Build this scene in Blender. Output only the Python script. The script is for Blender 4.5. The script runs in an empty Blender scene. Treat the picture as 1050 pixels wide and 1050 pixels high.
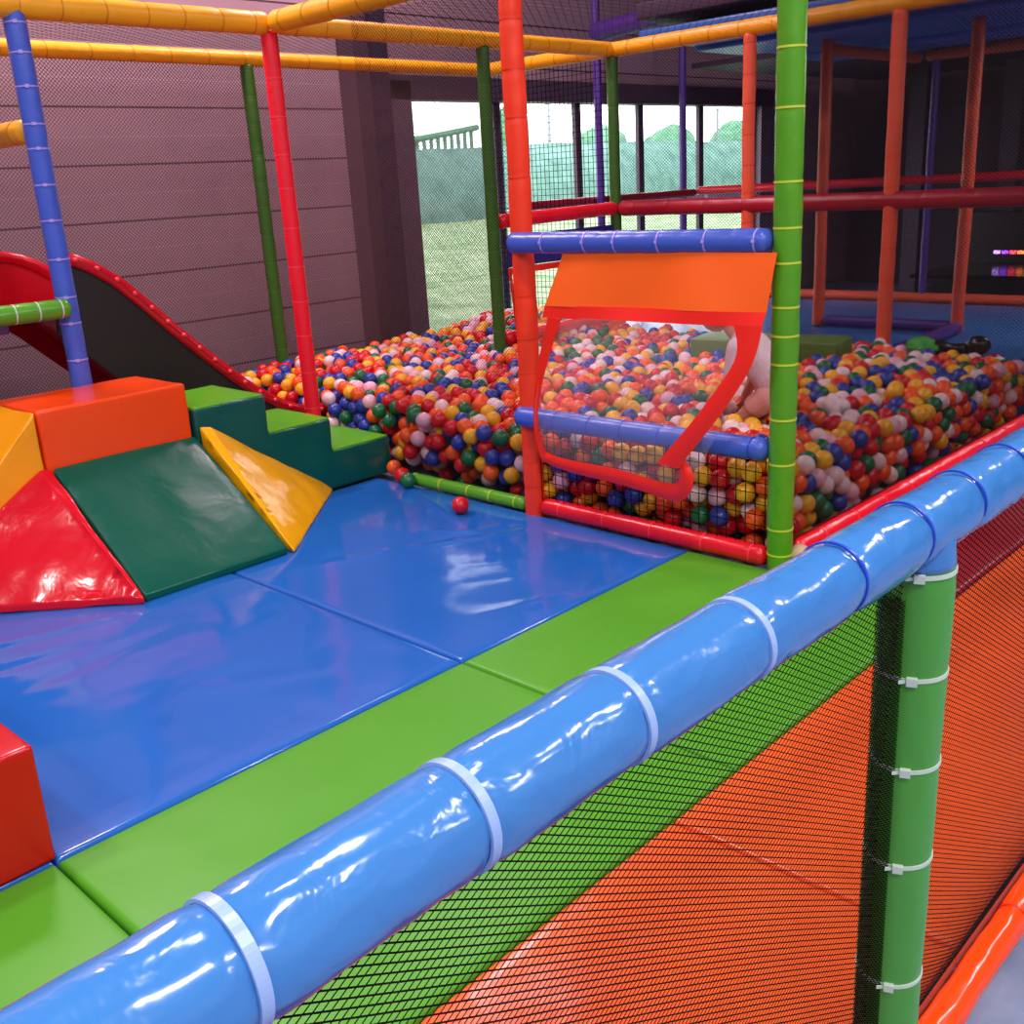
import bpy, bmesh, math, random
import numpy as np
from mathutils import Vector, Matrix, noise, kdtree

random.seed(7)
rng = np.random.default_rng(11)
scene = bpy.context.scene
C = scene.collection
PI = math.pi

# plan coordinates: u runs along the front rail, v across it towards the visitor, z up from the mats
def P(u, v, z):
    return Vector((u, -v, z))

# ------------------------------------------------------------------ materials
def lin(c):
    r = []
    for x in c:
        x = x / 255.0
        r.append(x / 12.92 if x <= 0.04045 else ((x + 0.055) / 1.055) ** 2.4)
    return (*r, 1.0)

def nodes(name):
    m = bpy.data.materials.new(name)
    m.use_nodes = True
    nt = m.node_tree
    return m, nt, nt.nodes['Principled BSDF']

def vinyl(name, rgb, rough=0.25, bump=0.25, scale=9.0, dist=0.01, var=0.06, coat=0.0, spec=0.5):
    m, nt, b = nodes(name)
    c = lin(rgb)
    tc = nt.nodes.new('ShaderNodeTexCoord')
    n1 = nt.nodes.new('ShaderNodeTexNoise'); n1.inputs['Scale'].default_value = scale
    n1.inputs['Detail'].default_value = 3.0; n1.inputs['Distortion'].default_value = 0.6
    nt.links.new(tc.outputs['Object'], n1.inputs['Vector'])
    bp = nt.nodes.new('ShaderNodeBump'); bp.inputs['Strength'].default_value = bump
    bp.inputs['Distance'].default_value = dist
    nt.links.new(n1.outputs['Fac'], bp.inputs['Height'])
    nt.links.new(bp.outputs['Normal'], b.inputs['Normal'])
    n2 = nt.nodes.new('ShaderNodeTexNoise'); n2.inputs['Scale'].default_value = 3.0
    nt.links.new(tc.outputs['Object'], n2.inputs['Vector'])
    mx = nt.nodes.new('ShaderNodeMixRGB'); mx.blend_type = 'MIX'
    mx.inputs['Color1'].default_value = tuple(x * (1 - var) for x in c[:3]) + (1,)
    mx.inputs['Color2'].default_value = tuple(min(1, x * (1 + var)) for x in c[:3]) + (1,)
    nt.links.new(n2.outputs['Fac'], mx.inputs['Fac'])
    nt.links.new(mx.outputs['Color'], b.inputs['Base Color'])
    b.inputs['Roughness'].default_value = rough
    b.inputs['Specular IOR Level'].default_value = spec
    if coat:
        b.inputs['Coat Weight'].default_value = coat
        b.inputs['Coat Roughness'].default_value = 0.08
    return m

def plain(name, rgb, rough=0.5, metal=0.0, spec=0.5):
    m, nt, b = nodes(name)
    tc = nt.nodes.new('ShaderNodeTexCoord')
    n2 = nt.nodes.new('ShaderNodeTexNoise'); n2.inputs['Scale'].default_value = 14.0
    nt.links.new(tc.outputs['Object'], n2.inputs['Vector'])
    c = lin(rgb)
    mx = nt.nodes.new('ShaderNodeMixRGB')
    mx.inputs['Color1'].default_value = tuple(x * 0.93 for x in c[:3]) + (1,)
    mx.inputs['Color2'].default_value = tuple(min(1, x * 1.07) for x in c[:3]) + (1,)
    nt.links.new(n2.outputs['Fac'], mx.inputs['Fac'])
    nt.links.new(mx.outputs['Color'], b.inputs['Base Color'])
    b.inputs['Roughness'].default_value = rough
    b.inputs['Metallic'].default_value = metal
    b.inputs['Specular IOR Level'].default_value = spec
    return m

def clear_film(name, haze=0.16, tint=(235, 225, 230), gloss=0.05):
    m = bpy.data.materials.new(name); m.use_nodes = True
    nt = m.node_tree; nt.nodes.clear()
    out = nt.nodes.new('ShaderNodeOutputMaterial')
    tr = nt.nodes.new('ShaderNodeBsdfTransparent'); tr.inputs['Color'].default_value = (0.97, 0.96, 0.97, 1)
    df = nt.nodes.new('ShaderNodeBsdfDiffuse'); df.inputs['Color'].default_value = lin(tint)
    gl = nt.nodes.new('ShaderNodeBsdfGlossy'); gl.inputs['Roughness'].default_value = gloss
    m1 = nt.nodes.new('ShaderNodeMixShader'); m1.inputs[0].default_value = haze
    m2 = nt.nodes.new('ShaderNodeMixShader')
    fr = nt.nodes.new('ShaderNodeFresnel'); fr.inputs['IOR'].default_value = 1.4
    ml = nt.nodes.new('ShaderNodeMath'); ml.operation = 'MULTIPLY'; ml.inputs[1].default_value = 0.8
    ge = nt.nodes.new('ShaderNodeNewGeometry'); sb = nt.nodes.new('ShaderNodeMath'); sb.operation = 'SUBTRACT'; sb.inputs[0].default_value = 0.8
    mb_ = nt.nodes.new('ShaderNodeMath'); mb_.operation = 'MULTIPLY'; mb_.inputs[1].default_value = 0.8
    nt.links.new(ge.outputs['Backfacing'], mb_.inputs[0]); nt.links.new(mb_.outputs[0], sb.inputs[1]); nt.links.new(sb.outputs[0], ml.inputs[1])
    nt.links.new(fr.outputs[0], ml.inputs[0])
    nt.links.new(tr.outputs[0], m1.inputs[1]); nt.links.new(df.outputs[0], m1.inputs[2])
    nt.links.new(m1.outputs[0], m2.inputs[1]); nt.links.new(gl.outputs[0], m2.inputs[2])
    nt.links.new(ml.outputs[0], m2.inputs[0])
    nt.links.new(m2.outputs[0], out.inputs['Surface'])
    return m

def emit(name, rgb, s):
    m, nt, b = nodes(name)
    b.inputs['Base Color'].default_value = (0.02, 0.02, 0.02, 1)
    b.inputs['Emission Color'].default_value = lin(rgb)
    b.inputs['Emission Strength'].default_value = s
    return m

M = {}
M['rail_blue'] = vinyl('rail_blue_vinyl', (60, 124, 196), 0.17, 0.36, 20, 0.008, coat=0.25)
M['bar_blue'] = vinyl('bar_blue_vinyl', (62, 92, 196), 0.32, 0.2, 22, 0.006)
M['post_blue'] = vinyl('post_blue_vinyl', (70, 98, 205), 0.3, 0.25, 20, 0.008)
M['mat_blue'] = vinyl('mat_blue_vinyl', (34, 100, 188), 0.11, 0.06, 5.5, 0.012, var=0.05)
M['mat_green'] = vinyl('mat_green_vinyl', (80, 154, 38), 0.36, 0.1, 6, 0.01, spec=0.3)
M['mat_orange'] = vinyl('mat_orange_vinyl', (244, 98, 42), 0.22, 0.2, 7, 0.012)
M['mat_red'] = vinyl('mat_red_vinyl', (150, 20, 34), 0.4, 0.15, 7, 0.01)
M['orange'] = vinyl('orange_vinyl', (250, 74, 14), 0.22, 0.22, 9, 0.01)
M['dark_green'] = vinyl('dark_green_vinyl', (0, 88, 70), 0.27, 0.25, 6, 0.014, spec=0.35)
M['step_green'] = vinyl('step_side_vinyl', (4, 84, 76), 0.25, 0.25, 10, 0.012)
M['tread'] = vinyl('tread_green_vinyl', (88, 168, 22), 0.33, 0.12, 8, 0.01)
M['red'] = vinyl('red_vinyl', (218, 18, 38), 0.16, 0.28, 7, 0.016)
M['block_red'] = vinyl('block_red_vinyl', (192, 8, 20), 0.25, 0.15, 7, 0.01)
M['yellow'] = vinyl('yellow_vinyl', (250, 176, 8), 0.18, 0.28, 7, 0.016)
M['yellow_side'] = vinyl('yellow_side_vinyl', (252, 160, 6), 0.3, 0.2, 8, 0.01)
M['post_orange'] = vinyl('post_orange_vinyl', (255, 58, 22), 0.42, 0.2, 18, 0.006)
M['post_red'] = vinyl('post_red_vinyl', (248, 14, 44), 0.45, 0.15, 18, 0.006)
M['post_green'] = vinyl('post_green_vinyl', (80, 152, 26), 0.3, 0.25, 20, 0.008)
M['front_green'] = vinyl('front_post_green_vinyl', (72, 152, 52), 0.38, 0.1, 20, 0.005)
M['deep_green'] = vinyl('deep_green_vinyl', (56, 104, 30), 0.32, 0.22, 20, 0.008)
M['beam_yellow'] = vinyl('beam_yellow_vinyl', (250, 172, 22), 0.4, 0.25, 20, 0.008)
M['tube_red'] = vinyl('tube_red_vinyl', (232, 18, 40), 0.28, 0.2, 18, 0.008)
M['tube_darkred'] = vinyl('tube_dark_red_vinyl', (168, 20, 42), 0.35, 0.2, 18, 0.008)
M['tube_purple'] = vinyl('tube_purple_vinyl', (88, 50, 142), 0.35, 0.2, 18, 0.008)
M['far_orange'] = vinyl('far_orange_vinyl', (240, 92, 58), 0.45, 0.2, 18, 0.008)
M['tube_green'] = vinyl('tube_green_vinyl', (84, 158, 34), 0.28, 0.25, 18, 0.008)
M['slide_red'] = plain('slide_red_plastic', (196, 16, 36), 0.2)
M['slide_black'] = plain('slide_black_panel', (22, 18, 20), 0.55)
M['knob_red'] = plain('rivet_red_plastic', (255, 50, 60), 0.35)
M['tie_white'] = plain('tie_white_nylon', (196, 214, 200), 0.35)
M['tie_blue'] = plain('tie_pale_blue_nylon', (150, 178, 232), 0.3)
M['tie_deep'] = plain('tie_blue_nylon', (34, 70, 190), 0.35)
M['tie_violet'] = plain('tie_violet_nylon', (172, 156, 240), 0.35)
M['tie_lime'] = plain('tie_lime_nylon', (190, 206, 60), 0.4)
M['tie_green'] = plain('tie_green_nylon', (70, 120, 44), 0.4)
M['tie_red'] = plain('tie_red_nylon', (255, 60, 78), 0.4)
M['tie_orange'] = plain('tie_orange_nylon', (235, 50, 18), 0.4)
M['tie_gold'] = plain('tie_gold_nylon', (214, 140, 22), 0.4)
M['net'] = plain('black_net_cord', (20, 16, 18), 0.9, spec=0.1)
M['net_grey'] = plain('grey_net_cord', (112, 86, 88), 0.9, spec=0.1)
M['net_orange'] = plain('net_cord_lit', (38, 22, 22), 0.9, spec=0.1)
M['film'] = clear_film('clear_pvc_film', 0.1)
M['flap_orange'] = vinyl('flap_orange_vinyl', (255, 98, 6), 0.45, 0.12, 6, 0.01, var=0.04)
M['flap_red'] = vinyl('flap_red_vinyl', (244, 34, 20), 0.42, 0.1, 10, 0.006)
M['flap_navy'] = vinyl('flap_navy_vinyl', (34, 34, 116), 0.45, 0.12, 8, 0.01)
M['box_green'] = vinyl('block_olive_vinyl', (92, 128, 52), 0.45, 0.15, 8, 0.01)
M['deck_blue'] = vinyl('deck_blue_vinyl', (58, 118, 190), 0.3, 0.2, 6, 0.012)
M['under_blue'] = vinyl('under_deck_blue_vinyl', (60, 110, 190), 0.35, 0.2, 6, 0.012)
M['deck_violet'] = vinyl('deck_violet_vinyl', (96, 84, 150), 0.4, 0.15, 8, 0.01)
M['foam_beige'] = plain('bare_foam_beige', (205, 178, 138), 0.85)
M['dark_frame'] = plain('dark_window_frame', (78, 60, 76), 0.5)
M['jamb_grey'] = plain('grey_violet_jamb', (116, 96, 112), 0.55)
M['white_frame'] = plain('white_transom', (232, 228, 232), 0.5)
M['purple_dark'] = plain('dark_violet_paint', (62, 40, 66), 0.6)
M['wall_dark'] = plain('dark_mauve_wall', (86, 60, 74), 0.7)
M['black'] = plain('black_plastic', (16, 14, 16), 0.3)
M['black_gloss'] = plain('black_gloss_top', (12, 10, 14), 0.16)
M['toy_green'] = vinyl('toy_green_foil', (60, 170, 60), 0.12, 0.6, 30, 0.02)
M['skin'] = plain('child_skin', (206, 132, 106), 0.55)
M['shirt'] = vinyl('pale_pink_cotton', (236, 208, 218), 0.85, 0.5, 30, 0.006, spec=0.15)
M['shorts'] = vinyl('salmon_pink_cotton', (234, 170, 162), 0.85, 0.4, 30, 0.006, spec=0.15)
M['hair'] = plain('light_brown_hair', (112, 80, 56), 0.7)
M['eye'] = plain('eye_dark', (30, 24, 24), 0.2)
M['concrete'] = plain('pale_ceiling_paint', (196, 186, 194), 0.85)
M['hall_wall'] = plain('hall_wall_paint', (176, 160, 170), 0.85)
BALLC = [('red', (206, 18, 34)), ('orange', (248, 92, 28)), ('yellow', (244, 178, 34)), ('white', (240, 208, 212)),
         ('blue', (42, 62, 158)), ('green', (18, 104, 62)), ('pink', (236, 176, 196))]
for n, c in BALLC:
    M['ball_' + n] = plain('ball_' + n + '_plastic', c, 0.32)
M['glass'] = clear_film('window_glass', 0.03, (170, 220, 215), 0.02)

# cladding with horizontal joints
def cladding(name, rgb, dark, period, off):
    m, nt, b = nodes(name)
    tc = nt.nodes.new('ShaderNodeTexCoord')
    sp = nt.nodes.new('ShaderNodeSeparateXYZ'); nt.links.new(tc.outputs['Object'], sp.inputs[0])
    def lines(per, o, w):
        a = nt.nodes.new('ShaderNodeMath'); a.operation = 'ADD'; a.inputs[1].default_value = o
        nt.links.new(sp.outputs['Z'], a.inputs[0])
        md = nt.nodes.new('ShaderNodeMath'); md.operation = 'MODULO'; md.inputs[1].default_value = per
        nt.links.new(a.outputs[0], md.inputs[0])
        lt = nt.nodes.new('ShaderNodeMath'); lt.operation = 'LESS_THAN'; lt.inputs[1].default_value = w
        nt.links.new(md.outputs[0], lt.inputs[0])
        return lt
    l1 = lines(period, off, 0.012); l2 = lines(period, off + period * 0.5, 0.006)
    n = nt.nodes.new('ShaderNodeTexNoise'); n.inputs['Scale'].default_value = 2.0
    nt.links.new(tc.outputs['Object'], n.inputs['Vector'])
    base = nt.nodes.new('ShaderNodeMixRGB')
    c = lin(rgb)
    base.inputs['Color1'].default_value = tuple(x * 0.9 for x in c[:3]) + (1,)
    base.inputs['Color2'].default_value = tuple(x * 1.1 for x in c[:3]) + (1,)
    nt.links.new(n.outputs['Fac'], base.inputs['Fac'])
    a = nt.nodes.new('ShaderNodeMixRGB'); a.inputs['Color2'].default_value = lin(dark)
    nt.links.new(l1.outputs[0], a.inputs['Fac']); nt.links.new(base.outputs[0], a.inputs['Color1'])
    a2 = nt.nodes.new('ShaderNodeMixRGB'); a2.inputs['Color2'].default_value = tuple(x * 1.25 for x in c[:3]) + (1,)
    nt.links.new(l2.outputs[0], a2.inputs['Fac']); nt.links.new(a.outputs[0], a2.inputs['Color1'])
    nt.links.new(a2.outputs[0], b.inputs['Base Color'])
    bp = nt.nodes.new('ShaderNodeBump'); bp.inputs['Strength'].default_value = 0.6; bp.inputs['Distance'].default_value = 0.01
    bp.invert = True
    nt.links.new(l1.outputs[0], bp.inputs['Height']); nt.links.new(bp.outputs[0], b.inputs['Normal'])
    b.inputs['Roughness'].default_value = 0.6
    return m
M['cladding'] = cladding('mauve_cladding', (168, 134, 144), (78, 52, 60), 0.33, 0.585 + 10)

def floor_mat():
    m, nt, b = nodes('hall_floor')
    tc = nt.nodes.new('ShaderNodeTexCoord')
    n = nt.nodes.new('ShaderNodeTexNoise'); n.inputs['Scale'].default_value = 5.0; n.inputs['Detail'].default_value = 6
    nt.links.new(tc.outputs['Object'], n.inputs['Vector'])
    r = nt.nodes.new('ShaderNodeValToRGB')
    r.color_ramp.elements[0].color = lin((98, 112, 150)); r.color_ramp.elements[0].position = 0.3
    r.color_ramp.elements[1].color = lin((150, 164, 196)); r.color_ramp.elements[1].position = 0.7
    nt.links.new(n.outputs['Fac'], r.inputs[0]); nt.links.new(r.outputs[0], b.inputs['Base Color'])
    b.inputs['Roughness'].default_value = 0.4
    return m
M['floor'] = floor_mat()

def field_mat(name, a, bcol, scale):
    m, nt, b = nodes(name)
    tc = nt.nodes.new('ShaderNodeTexCoord')
    n = nt.nodes.new('ShaderNodeTexNoise'); n.inputs['Scale'].default_value = scale; n.inputs['Detail'].default_value = 8
    n.inputs['Roughness'].default_value = 0.7
    nt.links.new(tc.outputs['Object'], n.inputs['Vector'])
    r = nt.nodes.new('ShaderNodeValToRGB')
    r.color_ramp.elements[0].color = lin(a); r.color_ramp.elements[0].position = 0.35
    r.color_ramp.elements[1].color = lin(bcol); r.color_ramp.elements[1].position = 0.65
    nt.links.new(n.outputs['Fac'], r.inputs[0]); nt.links.new(r.outputs[0], b.inputs['Base Color'])
    b.inputs['Roughness'].default_value = 0.9; b.inputs['Specular IOR Level'].default_value = 0.1
    return m
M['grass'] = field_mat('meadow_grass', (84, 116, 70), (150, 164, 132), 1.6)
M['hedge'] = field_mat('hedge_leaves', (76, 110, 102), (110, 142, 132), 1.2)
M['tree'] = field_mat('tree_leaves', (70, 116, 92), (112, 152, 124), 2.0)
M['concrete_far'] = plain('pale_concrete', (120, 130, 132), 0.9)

# ------------------------------------------------------------------ mesh helpers
class MB:
    def __init__(self): self.v = []; self.f = []; self.m = []
    def add(self, vs, fs, mi=0):
        o = len(self.v); self.v.extend(vs)
        for f in fs: self.f.append([i + o for i in f]); self.m.append(mi)
    def box(self, lo, hi, mi=0):          # lo, hi as (u,v,z)
        vs = [P(u, v, z) for z in (lo[2], hi[2]) for v in (lo[1], hi[1]) for u in (lo[0], hi[0])]
        self.add(vs, [(0, 1, 3, 2), (4, 6, 7, 5), (0, 4, 5, 1), (1, 5, 7, 3), (3, 7, 6, 2), (2, 6, 4, 0)], mi)
    def tube(self, pts, rad, seg=16, caps=True, mi=0, rfun=None):
        pts = [Vector(p) for p in pts]; n = len(pts)
        t0 = (pts[1] - pts[0]).normalized()
        a = Vector((0, 0, 1)) if abs(t0.z) < 0.9 else Vector((1, 0, 0))
        x = t0.cross(a).normalized(); y = t0.cross(x).normalized()
        vs = []
        for i, p in enumerate(pts):
            t = (pts[min(i + 1, n - 1)] - pts[max(i - 1, 0)]).normalized()
            x = (x - t * x.dot(t)).normalized(); y = t.cross(x).normalized()
            for k in range(seg):
                an = 2 * PI * k / seg
                r = rad[i] if hasattr(rad, '__len__') else rad
                if rfun: r = rfun(i, an, r)
                vs.append(p + (x * math.cos(an) + y * math.sin(an)) * r)
        fs = []
        for i in range(n - 1):
            for k in range(seg):
                k2 = (k + 1) % seg
                fs.append((i * seg + k, i * seg + k2, (i + 1) * seg + k2, (i + 1) * seg + k))
        if caps:
            fs.append(tuple(range(seg - 1, -1, -1))); fs.append(tuple((n - 1) * seg + k for k in range(seg)))
        self.add(vs, fs, mi)
    def capsule(self, a, b, ra, rb, seg=18, rings=5):
        a, b = Vector(a), Vector(b); d = (b - a); L = d.length; d = d.normalized() if L > 1e-6 else Vector((0, 0, 1))
        pts, rad = [], []
        for i in range(rings + 1):
            q = PI / 2 * i / rings; pts.append(a - d * ra * math.cos(q)); rad.append(max(ra * math.sin(q), ra * 0.02))
        for i in range(rings + 1):
            q = PI / 2 * i / rings; pts.append(b + d * rb * math.sin(q)); rad.append(max(rb * math.cos(q), rb * 0.02))
        self.tube(pts, rad, seg)
    def sphere(self, c, r, seg=16, rings=10, sc=(1, 1, 1), mi=0):
        c = Vector(c); vs = [c + Vector((0, 0, r * sc[2]))]
        for i in range(1, rings):
            q = PI * i / rings
            for k in range(seg):
                a = 2 * PI * k / seg
                vs.append(c + Vector((r * sc[0] * math.sin(q) * math.cos(a), r * sc[1] * math.sin(q) * math.sin(a), r * sc[2] * math.cos(q))))
        vs.append(c - Vector((0, 0, r * sc[2])))
        fs = [(0, 1 + k, 1 + (k + 1) % seg) for k in range(seg)]
        for i in range(rings - 2):
            for k in range(seg):
                fs.append((1 + i * seg + k, 1 + (i + 1) * seg + k, 1 + (i + 1) * seg + (k + 1) % seg, 1 + i * seg + (k + 1) % seg))
        l = len(vs) - 1; o = 1 + (rings - 2) * seg
        fs += [(l, o + (k + 1) % seg, o + k) for k in range(seg)]
        self.add(vs, fs, mi)
    def grid(self, rows, mi=0):            # rows: list of lists of Vector
        n, mm = len(rows), len(rows[0])
        vs = [p for r in rows for p in r]
        fs = [(i * mm + j, i * mm + j + 1, (i + 1) * mm + j + 1, (i + 1) * mm + j) for i in range(n - 1) for j in range(mm - 1)]
        self.add(vs, fs, mi)

def link(name, mesh, mats, parent=None, loc=None):
    o = bpy.data.objects.new(name, mesh); C.objects.link(o)
    for m in (mats if isinstance(mats, (list, tuple)) else [mats]): mesh.materials.append(m)
    if parent is not None: o.parent = parent
    if loc is not None: o.location = loc
    return o

def tag(o, label=None, cat=None, group=None, kind=None):
    if label: o['label'] = label
    if cat: o['category'] = cat
    if group: o['group'] = group
    if kind: o['kind'] = kind
    return o

def build(name, mb, mats, parent=None, origin=None, smooth=True, fix=True):
    """One mesh object. mb verts in world; stored relative to origin (or to the parent's place)."""
    me = bpy.data.meshes.new(name)
    if parent is not None: off = parent['_o'] if '_o' in parent else (0, 0, 0)
    else: off = tuple(origin) if origin is not None else (0, 0, 0)
    off = Vector(off)
    me.from_pydata([tuple(Vector(v) - off) for v in mb.v], [], mb.f)
    if any(mb.m): me.polygons.foreach_set('material_index', mb.m)
    if fix:
        bm = bmesh.new(); bm.from_mesh(me); bmesh.ops.recalc_face_normals(bm, faces=bm.faces); bm.to_mesh(me); bm.free()
    if smooth: me.polygons.foreach_set('use_smooth', [True] * len(me.polygons))
    me.update()
    o = link(name, me, mats, parent, None if parent is not None else off)
    o['_o'] = tuple(off)
    return o

def thing(name, origin, label, cat, group=None, kind=None):
    o = bpy.data.objects.new(name, None); C.objects.link(o); o.location = origin; o['_o'] = tuple(origin)
    return tag(o, label, cat, group, kind)

def structure(name, mb, mats, smooth=False, label=None):
    o = build(name, mb, mats, smooth=smooth); o['kind'] = 'structure'
    return o

def hull_pad(name, pts, mat, parent=None, origin=None, bev=0.02, seg=4, wob=0.0, cuts=0):
    bm = bmesh.new()
    off = Vector(parent['_o']) if parent is not None else Vector(origin)
    for p in pts: bm.verts.new(P(*p) - off)
    r = bmesh.ops.convex_hull(bm, input=bm.verts)
    bmesh.ops.dissolve_limit(bm, angle_limit=0.02, verts=bm.verts, edges=bm.edges)
    if bev: bmesh.ops.bevel(bm, geom=list(bm.edges), offset=bev, segments=seg, profile=0.6, affect='EDGES', clamp_overlap=True)
    if cuts:
        bmesh.ops.triangulate(bm, faces=bm.faces)
        for _ in range(cuts):
            es = [e for e in bm.edges if e.calc_length() > 0.05]
            if not es: break
            bmesh.ops.subdivide_edges(bm, edges=es, cuts=1)
            bmesh.ops.triangulate(bm, faces=bm.faces)
    bmesh.ops.recalc_face_normals(bm, faces=bm.faces)
    if wob:
        bm.normal_update()
        for v in bm.verts:
            q = (v.co + off)
            v.co += v.normal * (wob * noise.noise(q * 5.0) + wob * 0.5 * noise.noise(q * 14.0))
    me = bpy.data.meshes.new(name); bm.to_mesh(me); bm.free()
    me.polygons.foreach_set('use_smooth', [True] * len(me.polygons))
    o = link(name, me, mat, parent, None if parent is not None else off)
    if parent is None: o['_o'] = tuple(off)
    bm2 = None
    return o

def add_wn(o):
    md = o.modifiers.new('normals', 'WEIGHTED_NORMAL'); md.keep_sharp = False

CAM = P(-3.166, 4.589, 1.395)

def ring_band(mb, c, axis, r, w, t, head=None, hs=0.011):
    axis = Vector(axis).normalized()
    a = Vector((0, 0, 1)) if abs(axis.z) < 0.9 else Vector((1, 0, 0))
    x = axis.cross(a).normalized(); y = axis.cross(x).normalized()
    seg = 64 if r > 0.038 else 32; vs = []
    for k in range(seg):
        an = 2 * PI * k / seg; d = x * math.cos(an) + y * math.sin(an)
        for (dw, dr) in ((-w / 2, 0), (-w / 2, t), (w / 2, t), (w / 2, 0)):
            vs.append(Vector(c) + axis * dw + d * (r + dr))
    fs = []
    for k in range(seg):
        k2 = (k + 1) % seg
        for j in range(4):
            fs.append((k * 4 + j, k * 4 + (j + 1) % 4, k2 * 4 + (j + 1) % 4, k2 * 4 + j))
    mb.add(vs, fs)
    if head is not None:
        h = (Vector(head) - axis * Vector(head).dot(axis)).normalized(); s = axis.cross(h).normalized()
        o = Vector(c) + h * (r + t + hs * 0.15)
        vs = [o + h * (i * hs * 0.35) + s * (j * hs * 0.62) + axis * (k * hs * 0.5) for i in (-1, 1) for j in (-1, 1) for k in (-1, 1)]
        mb.add(vs, [(0, 1, 3, 2), (4, 6, 7, 5), (0, 4, 5, 1), (1, 5, 7, 3), (3, 7, 6, 2), (2, 6, 4, 0)])
        # cut tail of the strap
        vs = [o + h * (i * hs * 0.1 + hs * 0.35 * (k > 0)) - s * (hs * 0.6 + (k > 0) * hs * 0.9) + axis * (j * w * 0.4) for i in (-1, 1) for j in (-1, 1) for k in (0, 1)]
        mb.add(vs, [(0, 1, 3, 2), (4, 6, 7, 5), (0, 4, 5, 1), (1, 5, 7, 3), (3, 7, 6, 2), (2, 6, 4, 0)])

def foam_tube(name, label, cat, a, b, r, mat, ties=(), tie_mat=None, group=None, seg=28, step=0.016, amp=0.035,
              pinch=0.06, tie_w=0.006, tie_t=0.0016, head=True, hs=0.011, extra_pinch=(), round_ends=True, bow=0.0):
    """padded pole or beam from a to b (u,v,z); ties are distances along it"""
    A, B = P(*a), P(*b); d = B - A; L = d.length; d.normalize()
    n = max(6, int(L / step)); pts = []; rad = []
    sd = random.random() * 50
    allp = list(ties) + list(extra_pinch)
    side = d.cross(Vector((0, 0, 1)) if abs(d.z) < 0.9 else Vector((1, 0, 0))).normalized()
    for i in range(n + 1):
        s = L * i / n
        k = 1.0 - pinch * max([math.exp(-((s - q) / 0.011) ** 2) for q in allp] or [0])
        e = min(s, L - s)
        if round_ends and e < r * 0.6: k *= math.sqrt(max(0.0, 1 - (1 - e / (r * 0.6)) ** 2)) * 0.75 + 0.25
        w = side * (noise.noise(Vector((s * 2.2, sd, 0))) * r * 0.12 + bow * math.sin(PI * i / n))
        pts.append(A + d * s + w); rad.append(r * k)
    def rf(i, an, rr):
        s = L * i / n
        return rr * (1 + amp * noise.noise(Vector((math.cos(an) * 1.3 + sd, math.sin(an) * 1.3, s * 9.0))) + amp * 0.5 * noise.noise(Vector((math.cos(an) * 3 + sd, math.sin(an) * 3, s * 30.0))))
    mb = MB(); mb.tube(pts, rad, seg, True, 0, rf)
    o = build(name, mb, mat, origin=A); tag(o, label, cat, group)
    for q in ties:
        tb = MB(); c = pts[min(n, max(0, round(q / L * n)))]
        hd = (CAM - c) if head is True else (head if head else None)
        ring_band(tb, c, d, r * (1 - pinch * 0.75), tie_w, tie_t + r * pinch * 0.2, hd, hs)
        build('cable_tie', tb, tie_mat or mat, parent=o, smooth=False)
    return o

def strands(name, o, ea, eb, W, H, ang, sp, th, bul=None, nseg=1, clip=None):
    """net cords clipped to a W x H rectangle; o, ea, eb world vectors. angles in degrees, all cords in one numpy mesh"""
    V = []; F = []; base = 0
    o, ea, eb = np.array(o), np.array(ea), np.array(eb); nn = np.cross(ea, eb)
    for (A, spc, t) in zip(ang, sp, th):
        ca, sa = math.cos(math.radians(A)), math.sin(math.radians(A))
        dx, dy = ca, sa; px, py = -sa, ca
        cs = [x * px + y * py for x in (0, W) for y in (0, H)]
        k0, k1 = math.ceil(min(cs) / spc), math.floor(max(cs) / spc)
        for k in range(k0, k1 + 1):
            c = k * spc; t0, t1 = -1e9, 1e9
            for (q, dq, lim) in ((c * px, dx, W), (c * py, dy, H)):
                if abs(dq) < 1e-9:
                    if q < -1e-9 or q > lim + 1e-9: t0, t1 = 1, 0
                    continue
                a_, b_ = (0 - q) / dq, (lim - q) / dq
                t0, t1 = max(t0, min(a_, b_)), min(t1, max(a_, b_))
            if t1 - t0 < 0.002: continue
            ns = max(1, int((t1 - t0) / nseg)) if nseg != 1 else 1
            tt = np.linspace(t0, t1, ns + 1)
            X = c * px + tt * dx; Y = c * py + tt * dy
            Pn = o + X[:, None] * ea + Y[:, None] * eb
            if bul is not None: Pn = Pn + bul(X, Y)[:, None] * nn
            wdir = (px * ea + py * eb) * t / 2; hdir = nn * t / 2
            for off in (wdir + hdir, wdir - hdir, -wdir - hdir, -wdir + hdir):
                pass
            ring = np.stack([Pn + wdir + hdir, Pn + wdir - hdir, Pn - wdir - hdir, Pn - wdir + hdir], 1).reshape(-1, 3)
            V.append(ring)
            m_ = ns
            idx = np.arange(m_)[:, None] * 4
            q4 = np.arange(4)[None, :]
            f = np.stack([idx + q4, idx + (q4 + 1) % 4, idx + 4 + (q4 + 1) % 4, idx + 4 + q4], -1).reshape(-1, 4) + base
            F.append(f); base += len(ring)
    V = np.concatenate(V).astype(np.float32); F = np.concatenate(F).astype(np.int32)
    return raw_mesh(name, V, F)

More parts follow.
